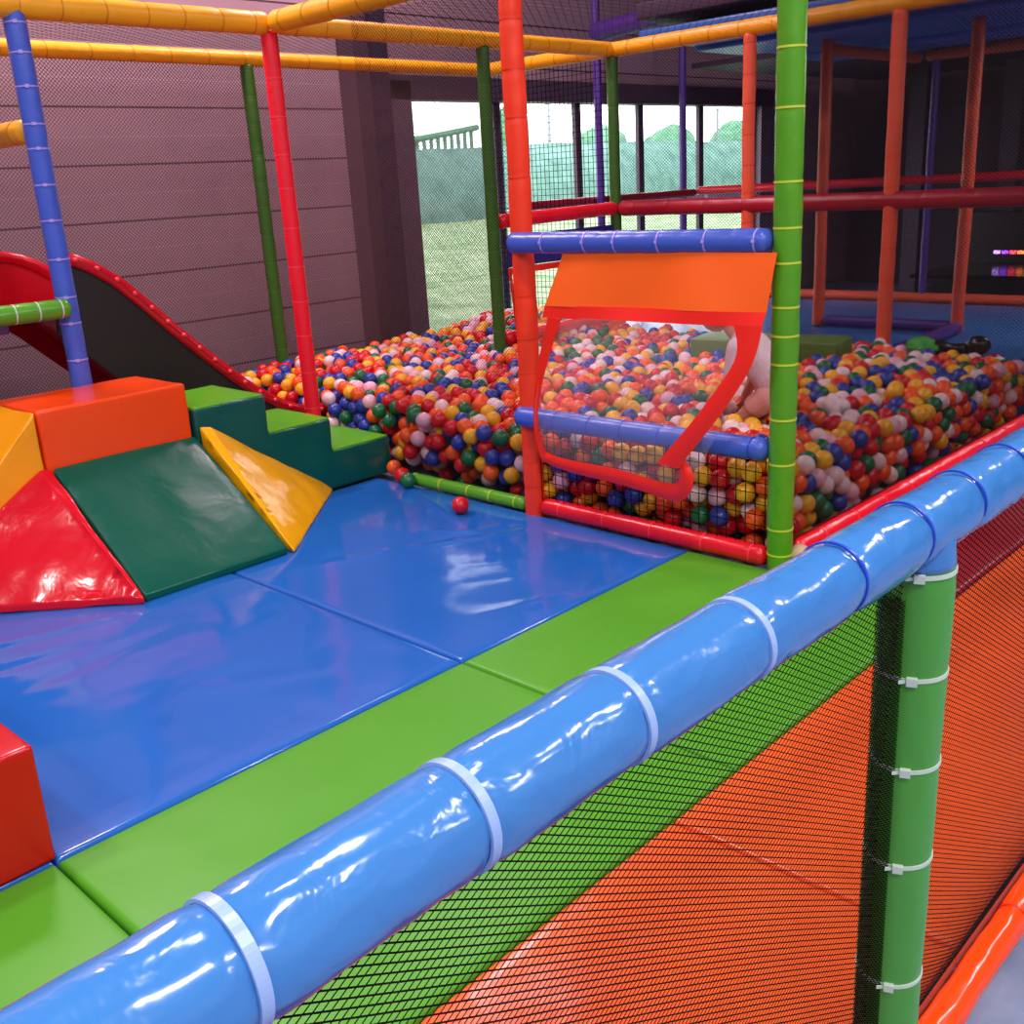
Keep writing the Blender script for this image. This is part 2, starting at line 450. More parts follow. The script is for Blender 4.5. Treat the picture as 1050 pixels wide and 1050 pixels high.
def raw_mesh(name, V, F, mi=None, smooth=False):
    me = bpy.data.meshes.new(name); k = F.shape[1]
    me.vertices.add(len(V)); me.vertices.foreach_set('co', V.astype(np.float32).ravel())
    me.loops.add(F.size); me.loops.foreach_set('vertex_index', F.astype(np.int32).ravel())
    me.polygons.add(len(F)); me.polygons.foreach_set('loop_start', np.arange(0, F.size, k, dtype=np.int32))
    if mi is not None: me.polygons.foreach_set('material_index', mi.astype(np.int32))
    if smooth: me.polygons.foreach_set('use_smooth', np.ones(len(F), dtype=bool))
    me.update(calc_edges=True); me.validate()
    return me

def net(name, label, o, ea, eb, W, H, ang, sp, th, mat, **kw):
    me = strands(name, P(*o) * 0, P(*ea), P(*eb), W, H, ang, sp, th, **kw)
    ob = link(name, me, mat, None, P(*o)); ob['_o'] = tuple(P(*o))
    return tag(ob, label, 'net')

# ------------------------------------------------------------------ room shell
mb = MB(); mb.box((-9, -1.9, -0.15), (10, 10, -0.05)); structure('floor', mb, M['floor'])
mb = MB(); mb.box((-9, -1.9, 4.6), (10, 10, 4.75)); structure('ceiling', mb, M['concrete'])
# wall with the windows runs along u at v = -1.7
WV = -1.7
mb = MB(); mb.box((-9, WV - 0.15, -0.05), (2.27, WV, 4.6))
mb.box((2.27, WV - 0.15, 2.18), (10, WV, 4.6)); mb.box((7.45, WV - 0.15, -0.05), (10, WV, 2.18))
structure('wall_left', mb, M['cladding'])
mb = MB(); mb.box((9.6, -1.9, -0.05), (9.75, 10, 4.6)); structure('wall_back', mb, M['wall_dark'])
mb = MB(); mb.box((-9, 9.9, -0.05), (10, 10.05, 4.6)); structure('wall_right', mb, M['hall_wall'])
mb = MB(); mb.box((-9.15, -1.9, -0.05), (-9, 10, 4.6)); structure('wall_front', mb, M['hall_wall'])
# dark column and jamb beside the first window
mb = MB(); mb.box((1.72, WV, -0.05), (1.98, WV + 0.03, 4.6)); structure('trim_1', mb, M['wall_dark'])
mb = MB(); mb.box((1.98, WV, -0.05), (2.12, WV + 0.08, 4.6)); structure('trim_2', mb, M['purple_dark'])
# window band: frames, mullions, transom and panes
WINS = [2.34, 3.33, 4.36, 5.29, 6.31, 7.36]
mb = MB(); mb.box((2.12, WV - 0.12, -0.05), (2.34, WV + 0.05, 2.16)); structure('trim_3', mb, M['jamb_grey'])
mb = MB(); mb.box((2.12, WV - 0.12, 2.03), (7.6, WV + 0.05, 2.2)); structure('trim_4', mb, M['dark_frame'])
mb = MB(); mb.box((7.36, WV - 0.12, -0.05), (7.62, WV + 0.04, 2.1)); structure('trim_5', mb, M['jamb_grey'])
for i in range(5):
    a, b = WINS[i], WINS[i + 1]
    mb = MB()
    mb.box((b - 0.04, WV - 0.07, -0.05), (b + 0.04, WV - 0.03, 2.03))
    mb.box((a, WV - 0.1, -0.05), (b, WV, 0.03))
    w = structure('window_%d' % (i + 1), mb, M['dark_frame'])
    if i > 0:
        t = MB(); t.box((a + 0.045, WV - 0.1, 1.11), (b - 0.045, WV + 0.02, 1.17)); build('transom', t, M['white_frame'], parent=w, smooth=False)
    g = MB(); g.box((a + 0.04, WV - 0.06, 0.03), (b - 0.045, WV - 0.052, 2.03)); build('pane', g, M['glass'], parent=w, smooth=False)

# outside: meadow, hedge bank, far trees, a viaduct on the skyline, poles
mb = MB(); rows = []
for i in range(40):
    rows.append([P(-20 + 140 * j / 60.0, -1.95 - 80 * (i / 39.0) ** 1.6, -0.2 + 0.12 * noise.noise(Vector((j * 0.9, i * 0.9, 0)))) for j in range(61)])
mb.grid(rows); o = structure('ground', mb, M['grass'], smooth=True)
def lumpy(name, c, size, mat, label, cat, kind=None, seed=0, amp=0.25, seg=40, rings=24, group=None):
    mb = MB(); mb.sphere(P(*c), 1.0, seg, rings, (size[0], size[1], size[2]))
    cc = P(*c); o = None
    mb.v = [cc + (v - cc) * (1 + amp * noise.noise(Vector((v.x * 1.1 + seed, v.y * 1.1, v.z * 1.3))) + amp * 0.5 * noise.noise(v * 3.1 + Vector((seed, 0, 0)))) for v in mb.v]
    o = build(name, mb, mat, origin=cc); return tag(o, label, cat, group, kind)
lumpy('hedge', (46, -34, 0.0), (46, 2.0, 3.2), M['hedge'], 'long hazy teal hedge bank across the meadow outside the windows', 'hedge', None, 3, 0.05, 240, 30)
for k, (u, v, hgt, w, lab) in enumerate([(45.5, -42, 5.6, 1.0, 'tall narrow tree above the hedge, just right of the vivid orange post'),
                                        (54.5, -42, 4.4, 2.0, 'low rounded tree topping the hedge behind the middle dark green post'),
                                        (62.5, -42, 4.3, 2.2, 'low wide tree above the hedge beside the second violet post'),
                                        (72.5, -42, 4.8, 3.0, 'rounded tree above the hedge in the last window pane')]):
    t = thing('tree', P(u, v, -0.2), lab, 'tree')
    m1 = MB(); m1.sphere(P(u, v, hgt * 0.55), 1.0, 28, 18, (w, w, hgt * 0.5))
    cc = P(u, v, hgt * 0.55)
    m1.v = [cc + (q - cc) * (1 + 0.22 * noise.noise(q * 0.9)) for q in m1.v]
    build('crown', m1, M['tree'], parent=t)
    m2 = MB(); m2.tube([P(u, v, -0.2), P(u, v, hgt * 0.4)], 0.12, 10); build('trunk', m2, M['wall_dark'], parent=t)
t = thing('viaduct', P(34.0, -38.5, 0), 'pale viaduct on slim pillars on the skyline in the first window', 'bridge')
m1 = MB(); m1.tube([P(30.5, -38.5, 3.6), P(34.5, -38.5, 3.75), P(39.5, -38.5, 4.4)], 0.16, 8); build('bridge_deck', m1, M['tree'], parent=t)
for k in range(17):
    u = 31.0 + k * 0.5; m2 = MB(); m2.tube([P(u, -38.5, -0.2), P(u, -38.5, 3.65 + 0.045 * k)], 0.11, 6); build('pillar', m2, M['tree'], parent=t)
for k, (u, h) in enumerate([(45.5, 6.6), (59.0, 6.6), (63.5, 5.6), (71.5, 6.6)]):
    mb = MB(); mb.tube([P(u, -38.5, -0.2), P(u, -38.5, h)], [0.11, 0.08], 8); mb.tube([P(u - 0.4, -38.5, h - .1), P(u + 0.4, -38.5, h - .1)], 0.04, 6)
    o = build('utility_pole', mb, M['concrete_far'], origin=P(u, -38.5, -0.2))
    tag(o, ['thin pole above the hedge just right of the orange post', 'thin pole above the hedge left of the second violet post',
            'shorter thin pole above the hedge near the second violet post', 'thin pole in the last pane behind the far orange post'][k], 'pole')

# ------------------------------------------------------------------ mats
def mat_pad(name, label, u0, u1, v0, v1, mat, creases=(), zt=0.0, th=0.05, r=0.014, amp=0.0016, res=0.024, seed=0.0, tilt=0.0):
    nu, nv = max(8, int((u1 - u0) / res)), max(6, int((v1 - v0) / res))
    def axis(a, b, n):
        t = np.linspace(0, 1, n + 1) * (b - a - 2 * r) + a + r
        e = [a + r * (1 - math.cos(PI / 2 * k / 4)) for k in range(4)]
        return e + list(t) + [a + b - x for x in reversed(e)]
    us, vs = axis(u0, u1, nu), axis(v0, v1, nv)
    rows = []
    def bot(u, v): return P(u, v, zt - th)
    rows.append([bot(u, vs[0]) for u in [us[0]] + us + [us[-1]]])
    for v in vs:
        row = [bot(us[0], v)]
        for u in us:
            d = min(u - u0, u1 - u, v - v0, v1 - v)
            z = 0.0 if d >= r else -(r - math.sqrt(max(0, r * r - (r - d) ** 2)))
            q = Vector((u * 3.2 + seed, v * 3.2, seed)); f = min(1, d / 0.08)
            z += f * amp * (noise.noise(q) + 0.6 * noise.noise(q * 2.6))
            for (a, b, h, w) in creases:
                ax, ay = a; bx, by = b; L2 = (bx - ax) ** 2 + (by - ay) ** 2
                t = ((u - ax) * (bx - ax) + (v - ay) * (by - ay)) / L2
                tt = min(1, max(0, t)); dd = math.hypot(u - ax - tt * (bx - ax), v - ay - tt * (by - ay))
                z += h * math.exp(-(dd / w) ** 2) * (math.sin(PI * min(1, max(0, t))) ** 0.5 if 0 < t < 1 else 0)
            row.append(P(u, v, zt + z))
        row.append(bot(us[-1], v)); rows.append(row)
    rows.append([bot(u, vs[-1]) for u in [us[0]] + us + [us[-1]]])
    mb = MB(); mb.grid(rows)
    o = build(name, mb, mat, origin=P((u0 + u1) / 2, (v0 + v1) / 2, zt - th))
    return tag(o, label, 'mat')

cr_a = [((0.03, 0.62), (-0.36, 1.58), 0.006, 0.02), ((-0.62, 1.46), (-0.14, 1.70), -0.005, 0.022), ((-0.62, 1.52), (-0.2, 1.74), 0.005, 0.018),
        ((-1.0, 1.35), (-0.6, 1.5), 0.004, 0.03), ((-0.7, 1.8), (-0.35, 2.05), 0.001, 0.03), ((-0.8, 1.95), (-0.5, 2.15), -0.001, 0.03),
        ((-0.45, 1.4), (-0.32, 1.62), 0.006, 0.015), ((-1.0, 2.2), (-0.6, 2.33), 0.002, 0.025), ((-0.4, 2.0), (-0.1, 2.1), 0.001, 0.03)]
mat_pad('floor_mat', 'blue floor mat beside the ball pit, window reflected on it', -1.234, -0.022, 0.53, 2.425, M['mat_blue'], cr_a, seed=1.0, amp=0.0016, res=0.018)
cr_b = [((-2.4, 0.98), (-1.72, 1.18), 0.006, 0.018), ((-2.3, 1.5), (-1.6, 1.42), -0.004, 0.04), ((-1.9, 1.9), (-1.4, 2.2), 0.003, 0.04), ((-2.45, 1.25), (-1.9, 1.33), -0.004, 0.03)]
mat_pad('floor_mat', 'blue floor mat in front of the red corner wedge, next to red block', -2.502, -1.24, 0.53, 2.425, M['mat_blue'], cr_b, seed=5.0, amp=0.003)
mat_pad('floor_mat', 'blue floor mat under the red block at the lower left edge', -3.77, -2.508, 0.53, 2.425, M['mat_blue'], (), seed=9.0)
for k, (a, b, lab) in enumerate([(-1.234, -0.022, 'lime green border mat at the foot of the tall green post'), (-2.502, -1.24, 'lime green border mat between two seams, behind the middle of the blue rail'),
                                 (-3.77, -2.508, 'lime green border mat in front of the red block, lower left corner')]):
    mat_pad('border_mat', lab, a, b, 2.432, 3.40, M['mat_green'], [((b - 0.3, 2.6), (b - 0.45, 3.3), 0.004, 0.03), ((a + 0.2, 2.9), (a + 0.9, 3.1), 0.003, 0.05), ((a + 0.1, 3.3), (a + 0.5, 3.2), 0.003, 0.02)], seed=k * 3.0 + 2, amp=0.002)
for k, (a, b, lab) in enumerate([(-0.262, 2.74, 'orange floor mat beyond the front green post, right part of the picture'), (-1.506, -0.268, 'orange floor mat behind the netting, left of the front green post'),
                                 (-2.76, -1.514, 'orange floor mat behind the netting under the middle of the blue rail'), (-4.0, -2.766, 'orange floor mat under the near end of the blue rail')]):
    mat_pad('walkway_mat', lab, a, b, 3.408, 4.046, M['mat_orange'], [((a, 4.012), (b, 4.012), -0.02, 0.006), ((a + 0.05, 3.42), (a + 0.06, 4.0), 0.004, 0.015), ((a + 0.3, 3.5), (a + 0.8, 3.9), 0.003, 0.04)], seed=k * 3.0 + 12, amp=0.003)
mat_pad('side_mat', 'dark red floor mat along the outer side of the ball pit', 0.0, 2.74, 2.87, 3.40, M['mat_red'], (), seed=31.0, amp=0.002)

# ------------------------------------------------------------------ soft play shapes
o = hull_pad('foam_cube', [(u, v, z) for u in (-1.628, -0.985) for v in (0.07, 0.50) for z in (0.0, 0.65)], M['orange'], None, P(-1.3, 0.28, 0), 0.016, 4, 0.004, 4)
tag(o, 'orange padded cube at the top of the climbing wedges', 'soft play block')
o = hull_pad('foam_ramp', [(-1.61, 0.512, 0.0), (-0.982, 0.512, 0.0), (-1.61, 0.512, 0.42), (-0.982, 0.512, 0.42), (-1.61, 1.135, 0.0), (-0.982, 1.135, 0.0), (-1.61, 1.135, 0.03), (-0.982, 1.135, 0.03)],
             M['dark_green'], None, P(-1.3, 0.8, 0), 0.009, 3, 0.004, 4)
tag(o, 'dark green padded ramp leading up to the orange cube', 'soft play ramp')
t = thing('corner_wedge', P(-0.8, 0.7, 0), 'golden yellow corner wedge between dark green ramp and padded steps', 'soft play wedge')
hull_pad('cover', [(-0.966, 0.53, 0.0), (-0.966, 1.15, 0.0), (-0.30, 0.53, 0.0), (-0.966, 0.53, 0.46), (-0.966, 1.15, 0.012), (-0.30, 0.53, 0.012), (-0.93, 0.56, 0.455)], M['yellow'], t, None, 0.008, 3, 0.007, 5)
t = thing('corner_wedge', P(-1.8, 0.7, 0), 'bright red corner wedge left of the dark green ramp', 'soft play wedge')
hull_pad('cover', [(-1.62, 0.512, 0.0), (-1.62, 1.15, 0.0), (-2.27, 0.512, 0.0), (-1.62, 0.512, 0.425), (-1.62, 1.15, 0.03), (-2.27, 0.512, 0.03), (-1.66, 0.512, 0.425)], M['red'], t, None, 0.009, 3, 0.008, 5)
o = hull_pad('foam_ramp', [(-1.636, 0.07, 0.0), (-1.636, 0.503, 0.0), (-1.636, 0.07, 0.645), (-1.636, 0.503, 0.645), (-2.27, 0.07, 0.0), (-2.27, 0.503, 0.0), (-2.27, 0.07, 0.02), (-2.27, 0.503, 0.02)], M['yellow_side'], None, P(-1.9, 0.28, 0), 0.012, 3, 0.005, 4)
tag(o, 'orange-yellow padded ramp on the left side of the orange cube', 'soft play ramp')
o = hull_pad('foam_block', [(u, v, z) for u in (-3.3, -2.498) for v in (1.35, 2.43) for z in (0.0, 0.292)], M['block_red'], None, P(-2.9, 1.9, 0), 0.014, 4, 0.003, 4)
tag(o, 'red padded block at the lower left edge on the blue mat', 'soft play block')
# steps
t = thing('foam_steps', P(-0.45, 0.3, 0), 'three padded steps with dark green sides and lime green treads', 'soft play steps')
prof = [(-0.972, 0.0), (0.09, 0.0), (0.09, 0.19), (-0.262, 0.19), (-0.262, 0.352), (-0.612, 0.352), (-0.612, 0.532), (-0.972, 0.532)]
bm = bmesh.new(); off = Vector(t['_o'])
fr = [bm.verts.new(P(u, 0.518, z) - off) for u, z in prof]; bk = [bm.verts.new(P(u, 0.07, z) - off) for u, z in prof]
bm.faces.new(fr); bm.faces.new(list(reversed(bk)))
for i in range(len(prof)):
    j = (i + 1) % len(prof); bm.faces.new((fr[j], fr[i], bk[i], bk[j]))
bmesh.ops.recalc_face_normals(bm, faces=bm.faces)
bmesh.ops.bevel(bm, geom=list(bm.edges), offset=0.013, segments=4, profile=0.6, affect='EDGES', clamp_overlap=True)
bmesh.ops.triangulate(bm, faces=bm.faces)
for _ in range(3):
    bmesh.ops.subdivide_edges(bm, edges=[e for e in bm.edges if e.calc_length() > 0.05], cuts=1); bmesh.ops.triangulate(bm, faces=bm.faces)
bm.normal_update()
for v in bm.verts:
    q = v.co + off; v.co += v.normal * (0.005 * noise.noise(q * 6) + 0.004 * noise.noise(q * 17))
me = bpy.data.meshes.new('body'); bm.to_mesh(me); bm.free(); me.polygons.foreach_set('use_smooth', [True] * len(me.polygons))
link('body', me, M['step_green'], t)
for (a, b, z) in ((-0.968, -0.616, 0.532), (-0.608, -0.267, 0.352), (-0.258, 0.086, 0.19)):
    hull_pad('tread', [(u, v, zz) for u in (a, b) for v in (0.075, 0.512) for zz in (z - 0.012, z + 0.008)], M['tread'], t, None, 0.007, 3, 0.002, 3)['label'] = 'lime green tread'

# ------------------------------------------------------------------ padded frame: posts
def post(u, v, ztop, r, mat, label, ties, tm, z0=-0.05, group=None, **kw):
    return foam_tube('padded_post', label, 'post', (u, v, z0), (u, v, ztop), r, mat, [z - z0 for z in ties], tm, group, **kw)
VG = 2.814; VO = 1.614
post(0, VG, 3.1, 0.0465, M['post_green'], 'tall bright green padded post at the corner of the ball pit', [0.055, 0.151, 0.399, 0.553, 0.754, 0.844, 0.943, 1.098, 1.211, 1.355, 1.573, 1.746, 2.0, 2.3], M['tie_lime'], amp=0.06, tie_w=0.007, pinch=0.045, head=None)
post(0, VO, 3.1, 0.046, M['post_orange'], 'vivid orange padded post left of the clear door flap', [0.12, 0.247, 0.42, 0.633, 0.765, 0.943, 1.116, 1.42, 1.64, 1.807, 1.99, 2.3], M['tie_orange'], amp=0.05, pinch=0.07, head=None)
post(0, 0, 2.17, 0.041, M['post_red'], 'bright red padded post behind the lime green steps', [0.1, 0.3, 0.5, 0.686, 0.863, 1.05, 1.231, 1.426, 1.586, 1.771, 1.939], M['tie_red'], amp=0.03, pinch=0.04, head=None)
post(-1.215, 0.0, 2.22, 0.0445, M['post_blue'], 'blue violet padded post behind the orange cube', [0.1, 0.3, 0.5, 0.761, 0.917, 1.027, 1.185, 1.347, 1.5, 1.648, 1.735, 1.882, 2.014, 2.129], M['tie_violet'], amp=0.03, pinch=0.04, hs=0.013)
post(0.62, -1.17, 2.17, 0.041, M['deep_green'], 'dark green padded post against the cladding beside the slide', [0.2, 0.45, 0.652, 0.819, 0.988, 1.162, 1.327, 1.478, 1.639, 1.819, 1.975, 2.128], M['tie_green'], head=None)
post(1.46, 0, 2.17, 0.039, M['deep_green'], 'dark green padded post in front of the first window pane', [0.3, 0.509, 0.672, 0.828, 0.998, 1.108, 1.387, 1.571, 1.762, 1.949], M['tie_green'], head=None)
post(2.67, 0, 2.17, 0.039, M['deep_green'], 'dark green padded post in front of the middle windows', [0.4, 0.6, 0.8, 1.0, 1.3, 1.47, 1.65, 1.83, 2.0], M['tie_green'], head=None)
post(2.67, 1.037, 2.17, 0.039, M['far_orange'], 'orange padded post against the last window, left of the tall green post', [0.4 + 0.17 * k for k in range(11)], M['tie_orange'], head=None)
post(2.67, 1.955, 2.17, 0.041, M['far_orange'], 'thickest orange padded post rising behind the pile of balls', [0.4 + 0.17 * k for k in range(11)], M['tie_orange'], head=None)
post(3.88, 0.905, 2.2, 0.041, M['far_orange'], 'orange padded post just right of the tall green post', [0.4 + 0.2 * k for k in range(10)], M['tie_orange'], head=None, z0=0.26)
post(3.88, 1.912, 2.2, 0.041, M['far_orange'], 'rightmost of the orange padded posts, on the blue deck', [0.4 + 0.2 * k for k in range(10)], M['tie_orange'], head=None, z0=0.26)
post(3.88, -1.108, 2.75, 0.034, M['tube_purple'], 'violet padded post directly left of the middle dark green post', [0.3 + 0.25 * k for k in range(9)], M['tube_purple'], head=None)
post(5.4, -1.33, 2.6, 0.034, M['tube_purple'], 'violet padded post between the middle window panes', [0.3 + 0.25 * k for k in range(8)], M['tube_purple'], head=None)
post(5.4, 1.03, 2.2, 0.03, M['tube_purple'], 'thin violet post on the far edge of the blue deck', [0.3 + 0.25 * k for k in range(8)], M['tube_purple'], head=None, z0=0.26)
post(3.88, 2.95, 2.2, 0.041, M['far_orange'], 'orange padded post at the right edge beyond the blue deck', [0.4 + 0.2 * k for k in range(10)], M['tie_orange'], head=None, z0=0.26)
post(2.67, VG, 2.17, 0.041, M['far_orange'], 'orange padded post at the far right corner of the ball pit', [0.4 + 0.17 * k for k in range(11)], M['tie_orange'], head=None)

# ------------------------------------------------------------------ beams and rails
def beam(a, b, r, mat, label, n=8, tm=None, cat='beam', group=None, name='padded_beam', **kw):
    L = (P(*b) - P(*a)).length
    return foam_tube(name, label, cat, a, b, r, mat, [L * (k + 0.5) / n for k in range(n)], tm or mat, group, **{'head': None, **kw})
Y = M['beam_yellow']; G_ = M['tie_gold']
beam((-2.6, 0, 2.19), (0.0, 0, 2.19), 0.052, Y, 'thick yellow padded beam from the blue post to the red post', 14, G_)
beam((0.05, 0, 2.19), (2.66, 0, 2.19), 0.046, Y, 'yellow padded beam from the red post to the middle dark green post', 14, G_)
beam((0, 0.05, 2.19), (0, VG, 2.19), 0.05, Y, 'yellow padded beam rising right from the red post', 14, G_)
beam((-2.6, -1.17, 2.19), (2.6, -1.17, 2.19), 0.042, Y, 'yellow padded beam along the cladded wall', 22, G_)
beam((2.67, -1.21, 2.19), (2.67, 3.4, 2.19), 0.046, Y, 'yellow padded beam along the back of the ball pit', 22, G_)
beam((-1.215, -0.06, 1.715), (-1.215, -1.17, 1.715), 0.05, Y, 'short yellow padded beam left of the blue post', 5, G_)
beam((-2.6, 0.03, 0.985), (-1.225, 0.055, 0.985), 0.042, M['tube_green'], 'shiny green padded tube ending at the blue post', 14, M['tie_white'], 'tube', name='padded_tube', round_ends=True)
# doorway bars
foam_tube('padded_bar', 'blue padded bar across the top of the clear door flap', 'bar', (-0.06, 1.60, 1.163), (-0.03, 2.775, 1.163), 0.042, M['bar_blue'], [0.2, 0.4, 0.55, 0.74, 0.93, 1.13], M['tie_violet'], None, extra_pinch=[0.1, 0.3, 0.48, 0.65, 0.84, 1.03], pinch=0.05, amp=0.02, hs=0.009)
foam_tube('padded_bar', 'lower blue padded bar behind the clear door flap', 'bar', (-0.05, 1.58, 0.444), (-0.02, 2.775, 0.444), 0.042, M['bar_blue'], [0.22, 0.4, 0.57, 0.75, 0.94, 1.13], M['tie_deep'], None, pinch=0.07, amp=0.03, tie_w=0.004, head=None)
foam_tube('padded_tube', 'red padded tube along the floor under the door flap', 'tube', (0.0, 1.66, 0.038), (0.0, 2.77, 0.038), 0.039, M['tube_red'], [0.12, 0.36, 0.6, 0.84, 1.05], M['tie_red'], None, head=None)
foam_tube('padded_tube', 'thin green padded tube on the floor left of the orange post', 'tube', (0.0, 0.78, 0.028), (0.0, 1.565, 0.028), 0.031, M['tube_green'], [0.027, 0.223, 0.409, 0.556, 0.719], M['tie_lime'], None, head=None, amp=0.03)
st = foam_tube('padded_tube', 'red padded tube along the base of the side net beside the blue rail', 'tube', (0.10, VG, 0.038), (2.67, VG, 0.038), 0.042, M['tube_red'], [0.2, 0.45, 0.7, 0.95, 1.2, 1.5, 1.8, 2.1, 2.4], M['tie_red'], None, head=None, amp=0.06)
mb = MB(); mb.tube([P(0.05, VG + 0.045, 0.02), P(0.13, VG + 0.01, 0.035)], 0.034, 18); build('bare_foam_end', mb, M['foam_beige'], parent=st)['label'] = 'beige bare foam end'
beam((2.67, 0.04, 1.185), (2.67, 3.4, 1.178), 0.05, M['tube_darkred'], 'thick dark red padded rail across the back of the ball pit', 12, None, 'rail', name='padded_rail')
beam((1.50, 0, 1.172), (2.66, 0, 1.188), 0.043, M['tube_red'], 'bright red padded rail between the two dark green posts', 9, None, 'rail', name='padded_rail', amp=0.06)
beam((1.50, 0, 0.455), (2.66, 0, 0.455), 0.043, M['tube_red'], 'lower red padded rail seen through the clear flap', 9, None, 'rail', name='padded_rail')
beam((2.9, -1.17, 1.21), (5.36, -1.17, 1.21), 0.036, M['tube_darkred'], 'dark red padded rail in front of the window sill', 10, None, 'rail', name='padded_rail')
beam((5.4, -1.17, 1.225), (5.4, 4.2, 1.24), 0.036, M['tube_red'], 'thin red padded rail along the far side of the blue deck', 16, None, 'rail', name='padded_rail')
beam((5.4, -1.2, 0.30), (5.4, 4.2, 0.30), 0.042, M['far_orange'], 'orange padded tube along the far edge of the blue deck', 16, None, 'tube', name='padded_tube')
beam((3.88, 0.95, 0.31), (3.88, 1.87, 0.31), 0.04, M['tube_purple'], 'violet padded tube between the feet of two orange posts', 5, None, 'tube', name='padded_tube')
beam((2.74, 1.96, 0.31), (3.84, 1.93, 0.31), 0.04, M['tube_purple'], 'dark violet padded tube running back from the thickest orange post', 5, None, 'tube', name='padded_tube')
beam((3.92, 0.905, 2.14), (5.36, 0.905, 2.14), 0.04, M['far_orange'], 'dim orange padded beam under the upper deck', 6, None)
beam((5.4, 0.95, 2.15), (5.4, 4.2, 2.15), 0.04, M['far_orange'], 'dim orange padded beam across the far side under the upper deck', 10, None)
beam((3.88, -1.15, 2.5), (3.88, 0.02, 2.57), 0.075, M['tube_purple'], 'dark violet padded beam high above the yellow beam', 8, None)

# ------------------------------------------------------------------ the front rail, its post and floor tube
RV, RZ = 4.11, 0.972
U0 = -4.1
rail = foam_tube('hand_rail', 'big shiny light blue padded handrail across the foreground', 'handrail', (U0, RV, RZ), (2.6, RV, RZ - 0.01), 0.0425, M['rail_blue'],
                 [q - U0 for q in (-3.25, -2.942, -2.755, -2.575, -2.389)], M['tie_blue'], None, seg=64, step=0.006, amp=0.05, pinch=0.07, tie_w=0.0085, tie_t=0.0022, head=Vector((0, 0.3, -1)), hs=0.013,
                 extra_pinch=[q - U0 for q in (-2.2, -2.03, -1.87, -1.71, -1.5, -1.2, -0.9)])
for q in (-2.2, -2.03, -1.87, -1.71, -1.5, -1.2):
    tb = MB(); ring_band(tb, P(q, RV, RZ), Vector((1, 0, 0)), 0.0395, 0.004, 0.0022, None); build('cable_tie', tb, M['tie_deep'], parent=rail, smooth=False)['label'] = 'thin dark blue cable tie'
PU = -1.975
mb = MB(); mb.tube([P(PU, RV, RZ - 0.005), P(PU, RV, RZ - 0.025), P(PU, RV, RZ - 0.042), P(PU, RV, RZ - 0.05)], [0.042, 0.043, 0.045, 0.0455], 40)
build('tee_sleeve', mb, M['rail_blue'], parent=rail)
fp = foam_tube('rail_post', 'green padded post carrying the blue handrail, right foreground', 'post', (PU, RV, -0.05), (PU, RV, 0.925), 0.044, M['front_green'], [q + 0.05 for q in (0.916, 0.782, 0.652, 0.502, 0.315, 0.15)], M['tie_white'], None,
               seg=48, step=0.008, amp=0.02, pinch=0.03, tie_w=0.0055, head=Vector((-0.93, -0.42, 0)), hs=0.0105, round_ends=False)
foam_tube('padded_tube', 'orange padded tube lying on the grey floor under the front net', 'tube', (-4.1, RV - 0.02, -0.014), (2.6, RV - 0.02, -0.014), 0.0285, M['orange'], [0.5 * k + 0.25 for k in range(13)], M['tie_orange'], None, amp=0.09, seg=36, step=0.01, head=None)

# ------------------------------------------------------------------ nets
def sag(X, Y):
    return -0.012 * np.sin(np.pi * np.clip(Y / 0.9, 0, 1)) + 0.010 * np.sin(X * 3.1 + 1.0) * np.sin(np.pi * np.clip(Y / 0.9, 0, 1)) - 0.05 * np.exp(-np.clip(Y, 0, 1) / 0.10)
fn = net('safety_net', 'fine black netting under the foreground blue handrail', (-3.6, RV + 0.004, 0.03), (1, 0, 0), (0, 0, 1), 5.2, 0.90, (-31, 31), (0.0073, 0.0073), (0.00105, 0.00062), M['net'], bul=sag, nseg=0.06)
# folded edge of the net wrapped round the post, held by the cable ties
mb = MB()
for (A0, sgn, thk) in ((0, 1, 0.0016), (0, -1, 0.0016), (0.5, 1, 0.0014)):
    n = 130
    for k in range(-18, n):
        pts = []
        for s in range(9):
            an = math.radians(132 + 58 * s / 8); zz = 0.04 + (k + A0) * 0.0068 + sgn * 0.024 * (s / 8 - 0.5) * 1.5
            if zz < 0.03 or zz > 0.89: continue
            rr = 0.0465 + (0.001 if sgn > 0 else 0)
            pts.append(Vector((PU + rr * math.cos(an), -RV + rr * math.sin(an), zz)))
        if len(pts) > 2: mb.tube(pts, thk / 2.6, 4, False)
build('folded_edge', mb, M['net'], parent=fn, smooth=False, fix=False)['label'] = 'doubled net edge around the post'
net('safety_net', 'fine dark netting on the right side of the ball pit behind the blue rail', (0.05, VG, 0.06), (1, 0, 0), (0, 0, 1), 2.58, 2.08, (-31, 31), (0.0085, 0.0085), (0.0011, 0.0011), M['net'])
net('safety_net', 'fine thin netting holding the balls between steps and orange post', (0.005, 0.63, 0.05), (0, 1, 0), (0, 0, 1), 0.93, 2.08, (-40, 40), (0.012, 0.012), (0.0009, 0.0009), M['net'])
net('door_net', 'black square netting under the lower blue bar', (-0.005, 1.66, 0.07), (0, 1, 0), (0, 0, 1), 1.11, 0.335, (0, 90), (0.0405, 0.0405), (0.0026, 0.0026), M['net'])
net('safety_net', 'grey fine netting in front of the cladded wall', (-2.6, -1.17, -0.02), (1, 0, 0), (0, 0, 1), 5.25, 2.17, (-45, 45), (0.0150, 0.0150), (0.0026, 0.0026), M['net_grey'])
net('safety_net', 'coarse black square netting hanging in front of the windows', (2.67, -1.13, 0.35), (0, 1, 0), (0, 0, 1), 1.09, 1.80, (0, 90), (0.041, 0.041), (0.0032, 0.0032), M['net'])
